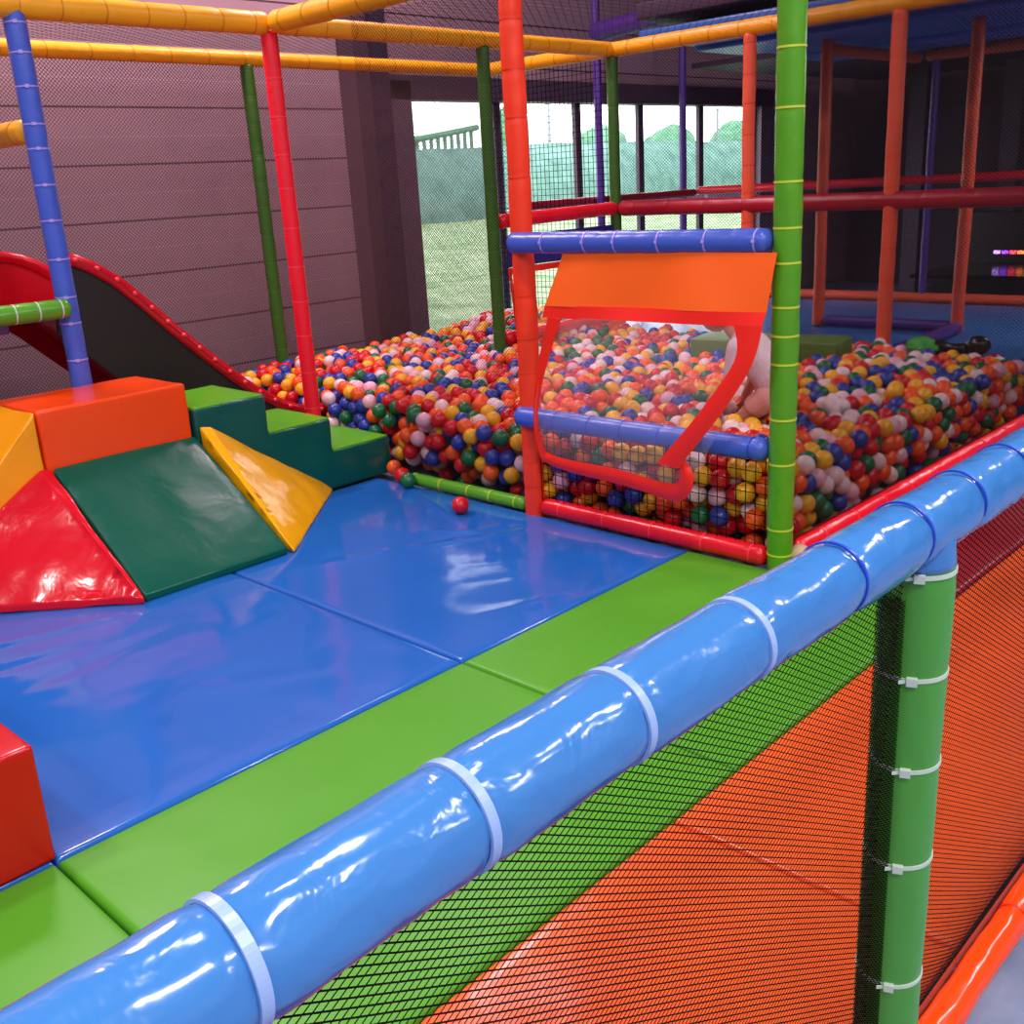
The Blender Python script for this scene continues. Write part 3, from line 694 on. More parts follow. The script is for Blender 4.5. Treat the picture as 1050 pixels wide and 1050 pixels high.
net('safety_net', 'fine netting behind the ball pit in front of the blue deck', (2.69, 0.04, 0.3), (0, 1, 0), (0, 0, 1), 2.74, 1.85, (-40, 40), (0.016, 0.016), (0.0017, 0.0017), M['net'])
net('roof_net', 'black roof netting over the slide lane by the wall', (-2.6, -1.13, 2.235), (1, 0, 0), (0, 1, 0), 5.25, 1.09, (-38, 38), (0.042, 0.042), (0.0017, 0.0017), M['net'])
net('roof_net', 'black roof netting over the ball pit', (0.04, 0.04, 2.235), (1, 0, 0), (0, 1, 0), 2.6, 2.74, (-38, 38), (0.042, 0.042), (0.0017, 0.0017), M['net'])

# ------------------------------------------------------------------ clear door flap
def sheet(name, rows, mat, parent, th=0.0022, sub=2):
    """smooth sheet through rows of (u,v,z), thickened"""
    mb = MB(); mb.grid([[P(*p) for p in r] for r in rows])
    o = build(name, mb, mat, parent=parent, fix=True)
    s = o.modifiers.new('smooth', 'SUBSURF'); s.levels = sub; s.render_levels = sub; s.boundary_smooth = 'PRESERVE_CORNERS'
    if th:
        d = o.modifiers.new('thick', 'SOLIDIFY'); d.thickness = th; d.offset = 0
        e = o.modifiers.new('crisp', 'EDGE_SPLIT'); e.split_angle = 0.7
    return o
def lerp(a, b, t): return tuple(x + (y - x) * t for x, y in zip(a, b))
fl = thing('door_flap', P(-0.06, 2.3, 1.12), 'orange topped door flap with red edging and clear window', 'door flap')
rows = []
for i in range(7):
    t = i / 6.0; row = []
    for j in range(15):
        s = j / 14.0
        v = (1.886 - 0.075 * t) + s * ((2.812 - 0.022 * t) - (1.886 - 0.075 * t))
        u = -0.06 - 0.03 * t - 0.016 * math.sin(s * 9.5 + 0.6) * t ** 1.2 - 0.009 * math.sin(s * 21) * t * (1.3 - t)
        row.append((u, v, 1.128 - t * (0.205 - 0.012 * s)))
    rows.append(row)
sheet('header_panel', rows, M['flap_orange'], fl)
rows = []
for i in range(3):
    t = i / 2.0; row = []
    for j in range(15):
        s = j / 14.0
        v = (1.811 - 0.012 * t) + s * (0.979 + 0.003 * t)
        row.append((-0.0915 - 0.012 * math.sin(s * 9.5 + 0.6) * (1 - 0.5 * t) - 0.01 * t, v, 0.926 + 0.010 * s - 0.048 * t))
    rows.append(row)
sheet('trim_band', rows, M['flap_red'], fl, 0.003)
UL = -0.11
left_o = [(1.835, .882), (1.79, .76), (1.757, .65), (1.707, .482), (1.728, .375), (1.768, .275)]
left_i = [(1.905, .876), (1.85, .76), (1.80, .65), (1.748, .482), (1.76, .385), (1.80, .31)]
sheet('side_strap', [[(UL - 0.0 + (0.02 if k == 3 else 0), a[0], a[1]), (UL, (a[0] + b[0]) / 2, (a[1] + b[1]) / 2), (UL - 0.004, b[0], b[1])] for k, (a, b) in enumerate(zip(left_o, left_i))], M['flap_red'], fl)
right_o = [(2.798, .897), (2.783, .80), (2.74, .71), (2.64, .565), (2.54, .45), (2.47, .36)]
right_i = [(2.69, .895), (2.725, .80), (2.655, .70), (2.55, .56), (2.45, .45), (2.38, .37)]
sheet('side_strap', [[(-0.125 - 0.02 * min(1, k / 3), b[0], b[1]), (-0.13 - 0.02 * min(1, k / 3), (a[0] + b[0]) / 2, (a[1] + b[1]) / 2), (-0.12 - 0.02 * min(1, k / 3), a[0], a[1])] for k, (a, b) in enumerate(zip(right_o, right_i))], M['flap_red'], fl)
bot = [((1.768, .285), (1.80, .325)), ((1.86, .268), (1.865, .315)), ((1.997, .257), (2.0, .312)), ((2.195, .248), (2.19, .31)), ((2.32, .228), (2.31, .288)), ((2.40, .217), (2.40, .285)),
       ((2.475, .225), (2.45, .292)), ((2.525, .285), (2.475, .325)), ((2.53, .345), (2.472, .352)), ((2.49, .385), (2.44, .372)), ((2.42, .40), (2.405, .375))]
sheet('bottom_trim', [[(-0.115 - 0.012 * math.sin(k * 1.1), b[0], b[1]), (-0.122 - 0.012 * math.sin(k * 1.1), (a[0] + b[0]) / 2, (a[1] + b[1]) / 2), (-0.113 - 0.012 * math.sin(k * 1.1), a[0], a[1])] for k, (a, b) in enumerate(bot)], M['flap_red'], fl, 0.003)
lf = [(1.87, .885), (1.815, .76), (1.78, .65), (1.728, .482), (1.745, .375), (1.80, .29)]
rt = [(2.785, .885), (2.775, .765), (2.72, .66), (2.645, .55), (2.57, .42), (2.50, .27)]
rows = []
for (a, b) in zip(lf, rt):
    rows.append([(-0.108 + 0.006 * math.sin(7 * j / 8.0 + a[1] * 9), *lerp(a, b, j / 8.0)) for j in range(9)])
sheet('clear_window', rows, M['film'], fl, 0)
for j in (0.47, 0.6):
    mb = MB(); mb.tube([P(-0.112, *lerp(a, b, j)) for a, b in list(zip(lf, rt))[:4]], 0.0022, 6); build('fold_line', mb, M['film'], parent=fl)
# second flap hanging deeper in the pit
f2 = thing('door_flap', P(2.0, 0.02, 1.1), 'navy topped door flap hanging between the two dark green posts', 'door flap')
sheet('header_panel', [[(1.52 + 1.06 * j / 8.0, 0.05 + 0.01 * math.sin(j * 2.0) * i, 1.085 - 0.19 * i / 2.0) for j in range(9)] for i in range(3)], M['flap_navy'], f2)
sheet('trim_band', [[(1.51 + 1.07 * j / 8.0, 0.062, 0.893 - 0.02 * i) for j in range(9)] for i in range(3)], M['flap_red'], f2)
sheet('side_strap', [[(1.515 + 0.015 * i + 0.025 * j, 0.06, 0.87 - 0.15 * i) for j in range(2)] for i in range(5)], M['flap_red'], f2)
sheet('bottom_trim', [[(1.60 + 0.13 * j, 0.07 + 0.02 * math.sin(j), 0.36 + 0.012 * j - 0.045 * i) for j in range(9)] for i in range(2)], M['flap_orange'], f2)
sheet('clear_window', [[(1.53 + 0.02 * i + 1.03 * j / 6.0, 0.062 + 0.008 * math.sin(j * 2 + i), 0.87 - 0.13 * i) for j in range(7)] for i in range(5)], M['film'], f2, 0)

# ------------------------------------------------------------------ slide
sl = thing('slide', P(-0.5, -0.45, 0.3), 'curved red slide with black side panel dropping into the ball pit', 'slide')
rim = [(-1.45, 1.20), (-1.25, 1.215), (-1.15, 1.205), (-1.07, 1.185), (-1.0, 1.15), (-0.895, 1.078), (-0.77, 0.957), (-0.641, 0.818), (-0.5, 0.680), (-0.354, 0.541), (-0.24, 0.444), (-0.084, 0.338), (0.036, 0.285), (0.12, 0.265), (0.2, 0.262)]
def rimd(k, d):
    a = Vector(rim[max(0, k - 1)]); b = Vector(rim[min(len(rim) - 1, k + 1)]); t = (b - a).normalized(); n = Vector((t.y, -t.x))
    if n.y > 0: n = -n
    q = Vector(rim[k]) + n * d
    return (q.x, q.y)
depth = [0.36, 0.36, 0.36, 0.36, 0.37, 0.38, 0.38, 0.37, 0.36, 0.34, 0.30, 0.22, 0.15, 0.11, 0.09]
def side_panel(v, th, ks):
    mb = MB(); top = [rimd(k, 0.02) for k in ks]; bt = [(q[0], max(0.02, q[1])) for q in (rimd(k, depth[k]) for k in ks)]
    n = len(ks); vs = [P(q[0], vv, q[1]) for vv in (v, v + th) for row in (top, bt) for q in row]
    fs = []
    for i in range(n - 1):
        fs += [(i, i + 1, n + i + 1, n + i), (2 * n + i, 3 * n + i, 3 * n + i + 1, 2 * n + i + 1), (i, 2 * n + i, 2 * n + i + 1, i + 1), (n + i, n + i + 1, 3 * n + i + 1, 3 * n + i)]
    fs += [(0, n, 3 * n, 2 * n), (n - 1, 3 * n - 1, 4 * n - 1, 2 * n - 1)]
    mb.add(vs, fs); return mb
ks = list(range(2, 15))
build('side_panel', side_panel(-0.19, 0.03, ks), M['slide_black'], parent=sl, smooth=False)['label'] = 'black side panel'
build('side_panel', side_panel(-0.80, 0.02, list(range(0, 15))), M['slide_red'], parent=sl, smooth=False)['label'] = 'red far side panel'
for v, kk in ((-0.175, ks), (-0.79, list(range(0, 15)))):
    mb = MB(); rows = []
    pts = [P(rim[k][0], v, rim[k][1]) for k in kk]
    # flat padded strip on the rim
    sec = [(-0.028, -0.032), (0.028, -0.032), (0.032, 0.0), (0.026, 0.022), (-0.026, 0.022), (-0.032, 0.0)]
    vs = []
    for i, k in enumerate(kk):
        a = Vector(rim[max(0, k - 1)]); b = Vector(rim[min(14, k + 1)]); t = (b - a).normalized(); nrm = Vector((-t.y, t.x))
        for (dv, dn) in sec: vs.append(P(rim[k][0] + nrm.x * (dn - 0.012), v + dv, rim[k][1] + nrm.y * (dn - 0.012)))
    fs = [(i * 6 + j, i * 6 + (j + 1) % 6, (i + 1) * 6 + (j + 1) % 6, (i + 1) * 6 + j) for i in range(len(kk) - 1) for j in range(6)]
    fs += [tuple(range(6)), tuple((len(kk) - 1) * 6 + j for j in range(5, -1, -1))]
    mb.add(vs, fs); rm = build('rim', mb, M['slide_red'], parent=sl)
    if v > -0.5:
        dist = 0.0; nxt = 0.07
        for i in range(len(kk) - 1):
            a, b = Vector(rim[kk[i]]), Vector(rim[kk[i + 1]]); L = (b - a).length
            while nxt < dist + L:
                q = a + (b - a) * ((nxt - dist) / L); r_ = MB(); r_.sphere(P(q.x, v + 0.032, q.y - 0.016), 0.0125, 12, 8)
                build('rivet', r_, M['knob_red'], parent=rm); nxt += 0.105
            dist += L
mb = MB(); rows = []
for k in range(0, 15):
    q = rimd(k, depth[k] * 0.78); rows.append([P(q[0], -0.78 + 0.6 * j / 6.0, max(0.05, q[1]) + 0.03 * (abs(j - 3) / 3.0) ** 2) for j in range(7)])
mb.grid(rows); o = build('slide_bed', mb, M['slide_red'], parent=sl)
d = o.modifiers.new('thick', 'SOLIDIFY'); d.thickness = 0.015
o = hull_pad('slide_deck', [(u, v, z) for u in (-2.9, -1.47) for v in (-1.10, -0.02) for z in (0.90, 0.965)], M['deck_violet'], None, P(-2, -0.5, 0.90), 0.012, 3)
for vv in (-1.04, -0.08):
    mb = MB(); mb.tube([P(-2.82, vv, -0.05), P(-2.82, vv, 0.905)], 0.04, 20); build('leg', mb, M['post_blue'], parent=o)
tag(o, 'violet padded platform at the top of the slide', 'platform')

# ------------------------------------------------------------------ blue deck behind the pit, upper deck, dark background
hp = [(u, v, z) for u in (2.78, 5.34) for v in (-1.1, 4.2) for z in (-0.05, 0.265)]
o = hull_pad('blue_deck', hp, M['deck_blue'], None, P(4, 1.5, -0.05), 0.02, 3, 0.004, 6); tag(o, 'shiny blue padded deck behind the ball pit', 'deck')
ud = thing('upper_deck', P(4, 1.5, 2.35), 'dark blue padded upper deck overhead at the back right', 'deck')
for k in range(4):
    hull_pad('deck_panel', [(u, v, z) for u in (2.82 + 0.66 * k, 3.46 + 0.66 * k) for v in (0.1, 4.2) for z in (2.23 - 0.03 * (k % 2), 2.30)], M['under_blue'], ud, None, 0.02, 3)
hull_pad('roof_slab', [(u, v, z) for u in (2.8, 9.4) for v in (0.1, 5.5) for z in (2.36, 2.46)], M['purple_dark'], ud, None, 0.01, 2)
hull_pad('rear_panel', [(u, v, z) for u in (5.5, 9.3) for v in (-1.3, 5.5) for z in (2.30, 2.35)], M['purple_dark'], ud, None, 0.01, 2)
mb = MB()
for (v0, v1) in ((-1.6, 9.8),): mb.box((9.45, v0, -0.05), (9.58, v1, 2.0))
o = structure('trim_6', mb, M['purple_dark'])
for k, (v, lab) in enumerate([(-0.35, 'dark violet column on the back wall, left of thin violet post'), (0.62, 'dark violet column on the back wall, right of thin violet post'), (1.35, 'dark violet column on the back wall, near the right edge')]):
    mb = MB(); mb.box((8.3, v - 0.09, -0.05), (8.48, v + 0.09, 2.29)); o = build('column', mb, M['purple_dark'], origin=P(8.39, v, -0.05), smooth=False); tag(o, lab, 'column')
o_ = thing('arcade_cabinet', P(7.8, 1.0, -0.05), 'black arcade cabinet with a strip of coloured lights, far right', 'arcade machine')
mb = MB(); mb.box((7.75, 0.45, -0.05), (8.2, 1.95, 0.85)); build('body', mb, M['black'], parent=o_, smooth=False)
mb = MB(); mb.box((6.5, 0.45, 0.34), (7.75, 1.95, 0.37)); build('ledge', mb, M['black_gloss'], parent=o_, smooth=False)
mb = MB(); mb.box((6.9, 0.5, -0.05), (7.75, 1.9, 0.34)); build('base', mb, M['black'], parent=o_, smooth=False)
LC = [(190, 140, 255), (150, 60, 255), (255, 60, 90), (255, 120, 60), (120, 255, 90), (240, 255, 120), (120, 140, 255), (255, 80, 200)]
for k in range(16):
    mb = MB(); v = 0.76 + 0.075 * k; mb.box((7.72, v, 0.455), (7.748, v + 0.055, 0.485)); build('light_cell', mb, M.setdefault('led%d' % (k % 8), emit('led_%d' % (k % 8), LC[k % 8], 6.0)), parent=o_, smooth=False)

# ------------------------------------------------------------------ things in the pit
gb = hull_pad('foam_block', [(1.95, 1.10, 0.06), (2.11, 1.946, 0.06), (2.40, 1.90, 0.06), (2.25, 1.05, 0.06), (1.95, 1.10, 0.46), (2.11, 1.946, 0.46), (2.40, 1.90, 0.46), (2.25, 1.05, 0.46)], M['box_green'], None, P(2.18, 1.5, 0.06), 0.014, 3, 0.003, 3)
tag(gb, 'olive green padded block half sunk in the balls', 'soft play block')
ty = thing('inflatable_toy', P(2.5, 2.4, 0.36), 'crumpled green toy with a round black end lying on the balls', 'toy')
mb = MB(); mb.sphere(P(2.52, 2.26, 0.40), 1.0, 32, 20, (0.06, 0.10, 0.05))
cc = P(2.52, 2.26, 0.40); mb.v = [cc + (v - cc) * (1 + 0.35 * noise.noise(v * 22) + 0.2 * noise.noise(v * 60)) for v in mb.v]
build('foil_body', mb, M['toy_green'], parent=ty)
mb = MB(); mb.tube([P(2.52, 2.33, 0.41), P(2.51, 2.42, 0.405), P(2.5, 2.5, 0.41)], [0.035, 0.024, 0.03], 16); build('neck', mb, M['black'], parent=ty)
mb = MB(); mb.sphere(P(2.5, 2.56, 0.43), 1.0, 24, 16, (0.05, 0.062, 0.052)); build('round_end', mb, M['black'], parent=ty)['label'] = 'round black end'

# child bending forward in the balls
def remesh(o, vox, smooth=4):
    r = o.modifiers.new('skin', 'REMESH'); r.mode = 'VOXEL'; r.voxel_size = vox; r.use_smooth_shade = True
    s = o.modifiers.new('soft', 'SMOOTH'); s.iterations = smooth; s.factor = 0.5
KU = 0.76
kid = thing('person', P(KU, 2.35, 0.1), 'small child in pale pink shirt and salmon shorts bending forward in the ball pit', 'person')
def K(v, z, du=0.0): return P(KU + du, v, z)
mb = MB()
hip, chest, neck, head = (2.345, 0.49), (2.235, 0.635), (2.15, 0.715), (2.08, 0.805)
mb.capsule(K(*hip), K(*chest), 0.062, 0.064); mb.capsule(K(*chest), K(*neck), 0.055, 0.036)
mb.capsule(K(*neck), K(*head), 0.036, 0.045)
mb.sphere(K(2.075, 0.815), 1.0, 24, 16, (0.078, 0.09, 0.092)); mb.sphere(K(2.05, 0.765), 1.0, 20, 14, (0.058, 0.062, 0.05))
mb.sphere(K(1.986, 0.79), 0.014, 12, 8)                       # nose
for s in (-1, 1):
    mb.sphere(K(2.09, 0.80, s * 0.078), 0.018, 12, 8, (0.5, 0.9, 1.2))   # ears
    sh, el, wr = K(2.205, 0.66, s * 0.078), K(2.20, 0.54, s * 0.10), K(2.15, 0.43, s * 0.092)
    mb.capsule(sh, el, 0.038, 0.030); mb.capsule(el, wr, 0.029, 0.021)
    hd = K(2.135, 0.395, s * 0.092); mb.capsule(wr, hd, 0.02, 0.022)
    for f in range(4):
        b0 = K(2.128, 0.378, s * (0.075 + 0.011 * f)); b1 = b0 + Vector((0, 0.008, -0.02 - 0.003 * (f in (1, 2)))); b2 = b1 + Vector((0, -0.006, -0.014))
        mb.capsule(b0, b1, 0.0058, 0.0054, 10, 4); mb.capsule(b1, b2, 0.0054, 0.0048, 10, 4)
    th0 = K(2.135, 0.395, s * 0.075); mb.capsule(th0, th0 + Vector((-s * 0.014, 0.014, -0.016)), 0.007, 0.0055, 10, 4)
    kn, an = K(2.222, 0.347, s * 0.065), K(2.25, 0.19, s * 0.06)
    mb.capsule(K(2.335, 0.455, s * 0.042), kn, 0.05, 0.038); mb.capsule(kn, an, 0.036, 0.025)
    mb.capsule(an + Vector((0, -0.01, -0.03)), K(2.16, 0.155, s * 0.065), 0.026, 0.02)
body = build('body', mb, M['skin'], parent=kid, fix=False); remesh(body, 0.0035, 3)
mb = MB()
mb.capsule(K(2.335, 0.525), K(2.235, 0.645), 0.082, 0.084); mb.capsule(K(2.235, 0.645), K(2.185, 0.69), 0.08, 0.052)
for s in (-1, 1): mb.capsule(K(2.208, 0.665, s * 0.076), K(2.202, 0.555, s * 0.098), 0.049, 0.045)
sh_ = build('shirt', mb, M['shirt'], parent=kid, fix=False); remesh(sh_, 0.005, 4)
mb = MB(); mb.capsule(K(2.35, 0.475), K(2.33, 0.49), 0.075, 0.075)
for s in (-1, 1): mb.capsule(K(2.34, 0.455, s * 0.042), K(2.288, 0.416, s * 0.053), 0.062, 0.055)
so = build('shorts', mb, M['shorts'], parent=kid, fix=False); remesh(so, 0.005, 3)
mb = MB(); mb.sphere(K(2.09, 0.832), 1.0, 28, 18, (0.084, 0.093, 0.088))
cc = K(2.09, 0.832); mb.v = [cc + (v - cc) * (1 + 0.05 * noise.noise(v * 40)) for v in mb.v]
build('hair', mb, M['hair'], parent=kid)
for s in (-1, 1):
    mb = MB(); mb.sphere(K(1.998, 0.815, s * 0.03), 0.009, 12, 8); build('eye', mb, M['eye'], parent=kid)
mb = MB(); mb.capsule(K(1.998, 0.757, -0.014), K(1.998, 0.757, 0.014), 0.004, 0.004, 10, 3); build('mouth', mb, M['flap_red'], parent=kid)

# ------------------------------------------------------------------ camera
cam = bpy.data.cameras.new('camera'); cam.sensor_width = 36.0; cam.lens = 36.0 * 1055.73 / 1050.0; cam.clip_start = 0.02; cam.clip_end = 400
co = bpy.data.objects.new('camera', cam); C.objects.link(co)
fw = Vector((0.67777527, 0.6693736, -0.3042362)); rt_ = Vector((0.68875176, -0.72283385, -0.05596633)); up = Vector((0.25737461, 0.17161063, 0.95095116))
co.matrix_world = Matrix(((rt_.x, up.x, -fw.x, CAM.x), (rt_.y, up.y, -fw.y, CAM.y), (rt_.z, up.z, -fw.z, CAM.z), (0, 0, 0, 1)))
scene.camera = co

# ------------------------------------------------------------------ balls
R = 0.039; D_ = 2 * R
def hgt(u, v):
    f = np.clip(np.minimum(u, 2.81 - v) / 0.7, 0, 1); f = f * f * (3 - 2 * f)
    h = 0.285 + 0.05 * f
    h += 0.10 * np.exp(-((u - 2.5) ** 2 / 0.25 + (v + 0.55) ** 2 / 0.5))
    h += 0.04 * np.exp(-((u - 2.3) ** 2 / 0.3 + (v - 2.3) ** 2 / 0.3))
    h += 0.02 * np.sin(u * 4.1 + 1.3) * np.sin(v * 3.3 + 0.4) + 0.012 * np.sin(u * 9.0 + v * 7.0)
    return h
UA, UB, VA, VB = 0.045, 2.63, -1.12, 2.765
caps = [(np.array(K(*hip)), np.array(K(*chest)), 0.13), (np.array(K(2.34, .46, .045)), np.array(K(2.205, .352, .065)), 0.098), (np.array(K(2.34, .46, -.045)), np.array(K(2.205, .352, -.065)), 0.098),
        (np.array(K(2.205, .352, .065)), np.array(K(2.25, .19, .06)), 0.075), (np.array(K(2.205, .352, -.065)), np.array(K(2.25, .19, -.06)), 0.075),
        (np.array(K(2.15, .43, .09)), np.array(K(2.13, .36, .09)), 0.06), (np.array(K(2.15, .43, -.09)), np.array(K(2.13, .36, -.09)), 0.06),
        (np.array(P(2.52, 2.2, .42)), np.array(P(2.5, 2.6, .44)), 0.075)]
def allowed(p):
    u, v, z = p[:, 0], -p[:, 1], p[:, 2]
    ok = (u > np.where(z < 0.1, 0.078, UA - 0.004)) & ~((v > 2.735) & (z < 0.095))
    ok &= (u > UA - 0.004) & (u < UB) & (v > VA) & (v < VB + 0.004)
    ok &= ~((u < 0.145) & (v < 0.66) & (v > 0.0))
    ok &= ~((u < 0.27) & (v < -0.06) & (v > -0.86))
    ok &= ~((np.hypot(u, v) < 0.08) | (np.hypot(u - 1.46, v) < 0.075) | (np.hypot(u - 0.62, v + 1.17) < 0.08) | (np.hypot(u - 2.67, v) < 0.08))
    uu = u - 2.18; vv = v - 1.5; a = math.radians(11.0)
    ok &= ~((np.abs(uu * math.cos(a) - vv * math.sin(a)) < 0.2) & (np.abs(uu * math.sin(a) + vv * math.cos(a)) < 0.475) & (z > 0.03))
    for a_, b_, r_ in caps:
        ab = b_ - a_; t = np.clip(((p - a_) @ ab) / (ab @ ab), 0, 1); ok &= np.linalg.norm(p - a_ - t[:, None] * ab, axis=1) > r_
    return ok
s_ = D_ * 1.0
pts = []
for k in range(6):
    zz = k * s_ * 0.816
    for i in range(int((UB - UA) / s_) + 2):
        for j in range(int((VB - VA) / (s_ * 0.866)) + 2):
            pts.append((UA + (i + 0.5 * (j % 2) + 0.33 * (k % 2)) * s_, VA + (j + 0.33 * (k % 2)) * s_ * 0.866, 0.0 + zz))
pts = np.array(pts)
# first fit: layers follow the surface in the middle, stacks fill the two net sides
def layer_points():
    u, v, zz = pts[:, 0], pts[:, 1], pts[:, 2]
    h = hgt(u, v)
    near = (u < UA + 2.2 * D_) | (v > VB - 2.2 * D_)
    z = h - zz
    keep = np.where(near, z > 0.045, zz < 2.2 * D_ * 0.816)
    return np.stack([u, -v, z], 1)[keep]
bp_ = layer_points()
bp_ = bp_ + rng.normal(0, 0.026, bp_.shape)
bp_[:, 0] = np.clip(bp_[:, 0], UA, UB); bp_[:, 1] = np.clip(bp_[:, 1], -VB, -VA)
bp_ = bp_[allowed(bp_)]
def pairs(p, r):
    kd = kdtree.KDTree(len(p))
    for i, q in enumerate(p): kd.insert(q, i)
    kd.balance(); I = []; J = []
    for i, q in enumerate(p):
        for (_, j, _) in kd.find_range(q, r):
            if j > i: I.append(i); J.append(j)
    return np.array(I), np.array(J)
dj = rng.uniform(0, 0.035, (len(bp_), 2)) * (rng.random((len(bp_), 2)) < 0.6)
for it in range(90):
    if it % 8 == 0: I, J = pairs(bp_, D_ * 1.35)
    d = bp_[J] - bp_[I]; L = np.linalg.norm(d, axis=1) + 1e-9
    ov = np.clip(D_ - L, 0, None) * 0.42; mv = d / L[:, None] * ov[:, None]
    np.add.at(bp_, I, -mv); np.add.at(bp_, J, mv)
    bp_[:, 0] = np.clip(bp_[:, 0], UA + dj[:, 0], UB); bp_[:, 1] = np.clip(bp_[:, 1], -VB + dj[:, 1], -VA)
    h = hgt(bp_[:, 0], -bp_[:, 1]); bp_[:, 2] = np.clip(bp_[:, 2], np.where((bp_[:, 0] < UA + 2.2 * D_) | (-bp_[:, 1] > VB - 2.2 * D_), -0.012, h - 0.19), h + 0.035)
bp_ = bp_[allowed(bp_)]
# drop what still overlaps clearly
I, J = pairs(bp_, D_ * 0.80); drop = np.zeros(len(bp_), bool)
for i, j in zip(I, J):
    if not drop[i] and not drop[j]: drop[j if bp_[j, 2] < bp_[i, 2] else i] = True
bp_ = bp_[~drop]
NB = len(bp_)
col = rng.choice(7, NB, p=[0.2, 0.2, 0.17, 0.13, 0.14, 0.1, 0.06])
# which balls show largest: a small painter's buffer from the photograph's place
rel = bp_ - np.array(CAM); dep = rel @ np.array(fw); px = 525 + 1055.73 * (rel @ np.array(rt_)) / dep; py = 525 - 1055.73 * (rel @ np.array(up)) / dep; pr = 1055.73 * R / dep
buf = -np.ones((525, 525), int)
for i in np.argsort(-dep):
    if dep[i] < 0.3: continue
    cx, cy, r2 = px[i] / 2, py[i] / 2, pr[i] / 2
    x0, x1, y0, y1 = max(0, int(cx - r2)), min(524, int(cx + r2) + 1), max(0, int(cy - r2)), min(524, int(cy + r2) + 1)
    if x0 >= x1 or y0 >= y1: continue
    yy, xx = np.mgrid[y0:y1 + 1, x0:x1 + 1]; mk = (xx - cx) ** 2 + (yy - cy) ** 2 < r2 * r2
    buf[y0:y1 + 1, x0:x1 + 1][mk] = i
yy, xx = np.mgrid[0:525, 0:525]; X_, Y_ = xx * 2, yy * 2
occ = (Y_ > 553 - 0.56 * (X_ - 830)) & (X_ > 700)                       # behind the blue rail and its red tube
occ |= (X_ > 786) & (X_ < 822)                                         # tall green post
occ |= (X_ > 522) & (X_ < 560)
occ |= (X_ < 402) & (Y_ > 440)
occ |= (X_ > 548) & (X_ < 800) & (np.abs(Y_ - (428 + 0.13 * (X_ - 545))) < 13)
buf[occ] = -1
cnt = np.bincount(buf[buf >= 0], minlength=NB)
order = np.argsort(-cnt)[:300]; order = [i for i in order if cnt[i] > 0]
# unit sphere (subdivided icosahedron)
def ico(sub):
    t = (1 + 5 ** 0.5) / 2
    v = [(-1, t, 0), (1, t, 0), (-1, -t, 0), (1, -t, 0), (0, -1, t), (0, 1, t), (0, -1, -t), (0, 1, -t), (t, 0, -1), (t, 0, 1), (-t, 0, -1), (-t, 0, 1)]
    f = [(0, 11, 5), (0, 5, 1), (0, 1, 7), (0, 7, 10), (0, 10, 11), (1, 5, 9), (5, 11, 4), (11, 10, 2), (10, 7, 6), (7, 1, 8), (3, 9, 4), (3, 4, 2), (3, 2, 6), (3, 6, 8), (3, 8, 9), (4, 9, 5), (2, 4, 11), (6, 2, 10), (8, 6, 7), (9, 8, 1)]
    v = [np.array(x) / np.linalg.norm(x) for x in v]
    for _ in range(sub):
        c = {}; nf = []
        def mid(a, b):
            k = (min(a, b), max(a, b))
            if k not in c:
                q = v[a] + v[b]; v.append(q / np.linalg.norm(q)); c[k] = len(v) - 1
            return c[k]
        for a, b, d in f:
            x, y, z = mid(a, b), mid(b, d), mid(d, a); nf += [(a, x, z), (b, y, x), (d, z, y), (x, y, z)]
        f = nf
    return np.array(v), np.array(f)
sv, sf = ico(2); hv, hf = ico(3)
sel = np.zeros(NB, bool); sel[order] = True
rest = np.where(~sel)[0]
V = (bp_[rest][:, None, :] + sv[None] * R).reshape(-1, 3)
F = (sf[None] + (np.arange(len(rest)) * len(sv))[:, None, None]).reshape(-1, 3)
me = raw_mesh('ball_pile', V, F, np.repeat(col[rest], len(sf)), True)
o = link('ball_pile', me, [M['ball_' + n] for n, _ in BALLC])
tag(o, 'mass of small coloured plastic balls filling the ball pit', 'balls', None, 'stuff')
bmesh_ = {}
for k, (n, _) in enumerate(BALLC):
    me = raw_mesh('ball', hv * R, hf, None, True); me.materials.append(M['ball_' + n]); bmesh_[k] = me
def zone(p):
    u, v = p[0], -p[1]
    if u < 0.13 and v < VO: return 'stacked behind the green floor tube, left of the orange post'
    if u < 0.13: return 'behind the square netting under the door flap'
    if v > 2.66: return 'against the side net along the blue handrail'
    if v > 1.5 and u < 1.3: return 'on the pit surface behind the door flap'
    if v > 1.5: return 'on the pit surface right of the tall green post'
    return 'on the pit surface between red post and orange post'
bparent = None
for i in order:
    n = BALLC[col[i]][0]
    o = bpy.data.objects.new('pit_ball', bmesh_[col[i]]); C.objects.link(o); o.location = Vector(bp_[i])
    o.rotation_euler = tuple(rng.uniform(0, 6, 3))
    z_ = zone(bp_[i]); tag(o, '%s plastic ball %s' % (n, z_), 'ball', '%s balls %s' % (n, z_))
for (u, v, n, lab) in [(0.055, 0.58, 'orange', 'loose orange ball at the corner of the steps on the blue mat'), (-0.02, 0.73, 'red', 'loose red ball between an orange and a green ball by the steps'),
                       (-0.067, 0.83, 'green', 'loose green ball on the blue mat by the green tube end'), (-0.205, 1.344, 'red', 'single red ball lying alone on the blue mat')]:
    k = [b[0] for b in BALLC].index(n)
    o = bpy.data.objects.new('loose_ball', bmesh_[k]); C.objects.link(o); o.location = P(u, v, R + 0.001); tag(o, lab, 'ball')

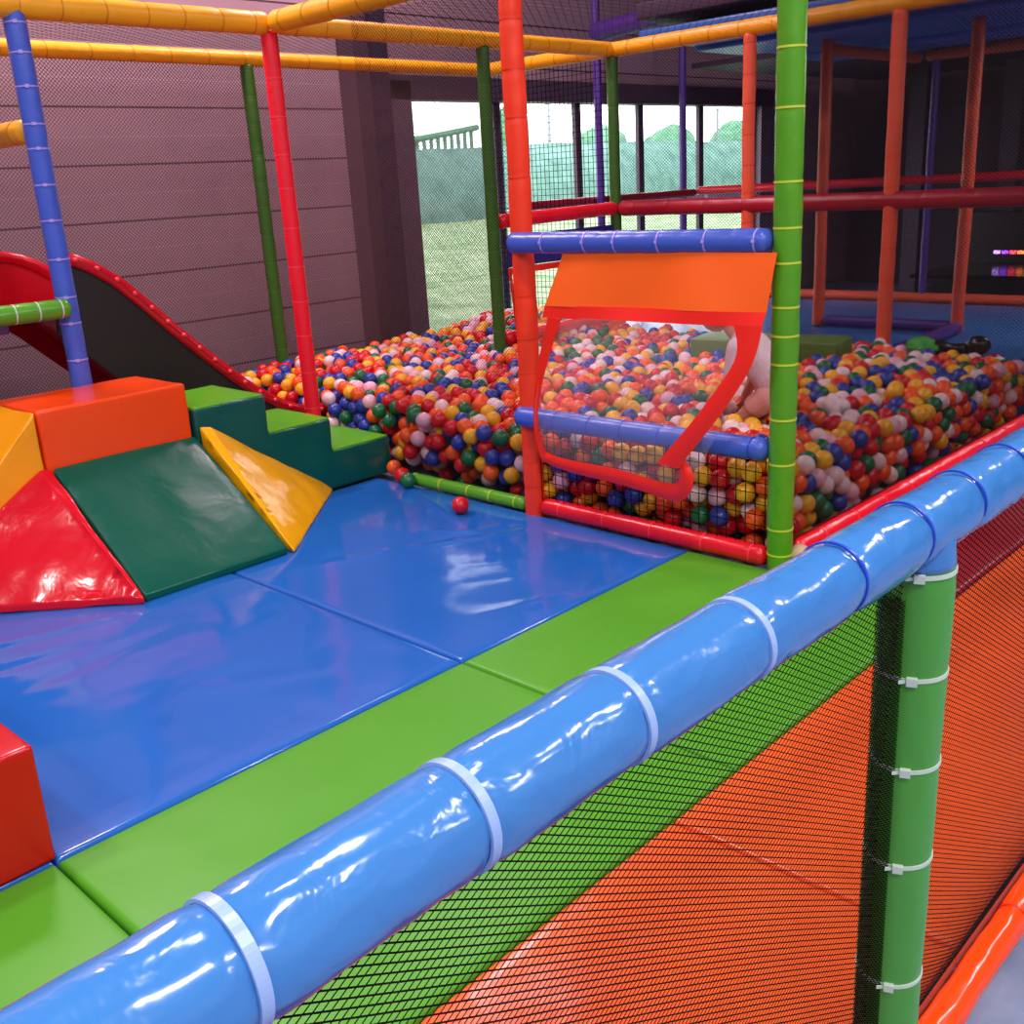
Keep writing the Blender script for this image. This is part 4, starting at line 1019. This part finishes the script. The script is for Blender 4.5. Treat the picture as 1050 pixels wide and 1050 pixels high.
# ------------------------------------------------------------------ light
w = bpy.data.worlds.new('sky'); scene.world = w; w.use_nodes = True
bg = w.node_tree.nodes['Background']; bg.inputs['Color'].default_value = (0.93, 0.97, 1.0, 1); bg.inputs['Strength'].default_value = 6.0
def lamp(u, v, z, power, size, color=(1, 0.96, 0.92), target=None, sy=None, name='ceiling_lamp'):
    l = bpy.data.lights.new(name, 'AREA'); l.energy = power; l.size = size; l.color = color
    if sy: l.shape = 'RECTANGLE'; l.size_y = sy
    ob = bpy.data.objects.new(name, l); C.objects.link(ob); ob.location = P(u, v, z)
    d = (P(*target) - P(u, v, z)) if target else Vector((0, 0, -1))
    ob.rotation_euler = d.to_track_quat('-Z', 'Y').to_euler(); return ob
for (u, v, p) in [(-4.2, 1.2, 42), (-5.8, 3.2, 42), (-4.0, 6.0, 42), (-1.6, 6.2, 42), (0.8, 6.4, 38), (-6.5, 6.4, 38), (-1.4, 3.6, 30), (-2.4, 8.3, 38), (1.6, 8.6, 34), (-5, 8.6, 38)]:
    lamp(u, v, 4.5, p * 1.7, 0.35)
lamp(-1.0, -0.9, 4.3, 130, 0.6, (1.0, 0.78, 0.86), name='wall_lamp')
lamp(1.6, -0.6, 4.3, 80, 0.6, (1.0, 0.74, 0.86), name='wall_lamp')

lamp(7.4, 3.5, 2.2, 24, 0.5, (1, 0.8, 0.88), name='back_fill_light')  # added fill light, no fixture here: lifts the dark background
lamp(4.3, 3.3, 2.15, 46, 0.4, (1, 0.88, 0.9), name='back_fill_light')  # fill added beneath the upper deck to brighten orange posts and blue deck
lamp(3.6, 5.2, 4.4, 110, 0.5, (1, 0.85, 0.9), name='back_fill_light')  # unseen extra light from above, added to brighten the back area
# ------------------------------------------------------------------ clean up helper keys, colour management
for ob in list(bpy.data.objects):
    if '_o' in ob: del ob['_o']
scene.view_settings.view_transform = 'Standard'; scene.view_settings.look = 'None'
scene.view_settings.exposure = 0.0; scene.view_settings.gamma = 1.0; scene.view_settings.use_curve_mapping = False
scene.cycles.use_denoising = True
scene.cycles.transparent_max_bounces = 16
scene.cycles.max_bounces = 7
scene.cycles.sample_clamp_indirect = 6.0
scene.cycles.caustics_reflective = False; scene.cycles.caustics_refractive = False
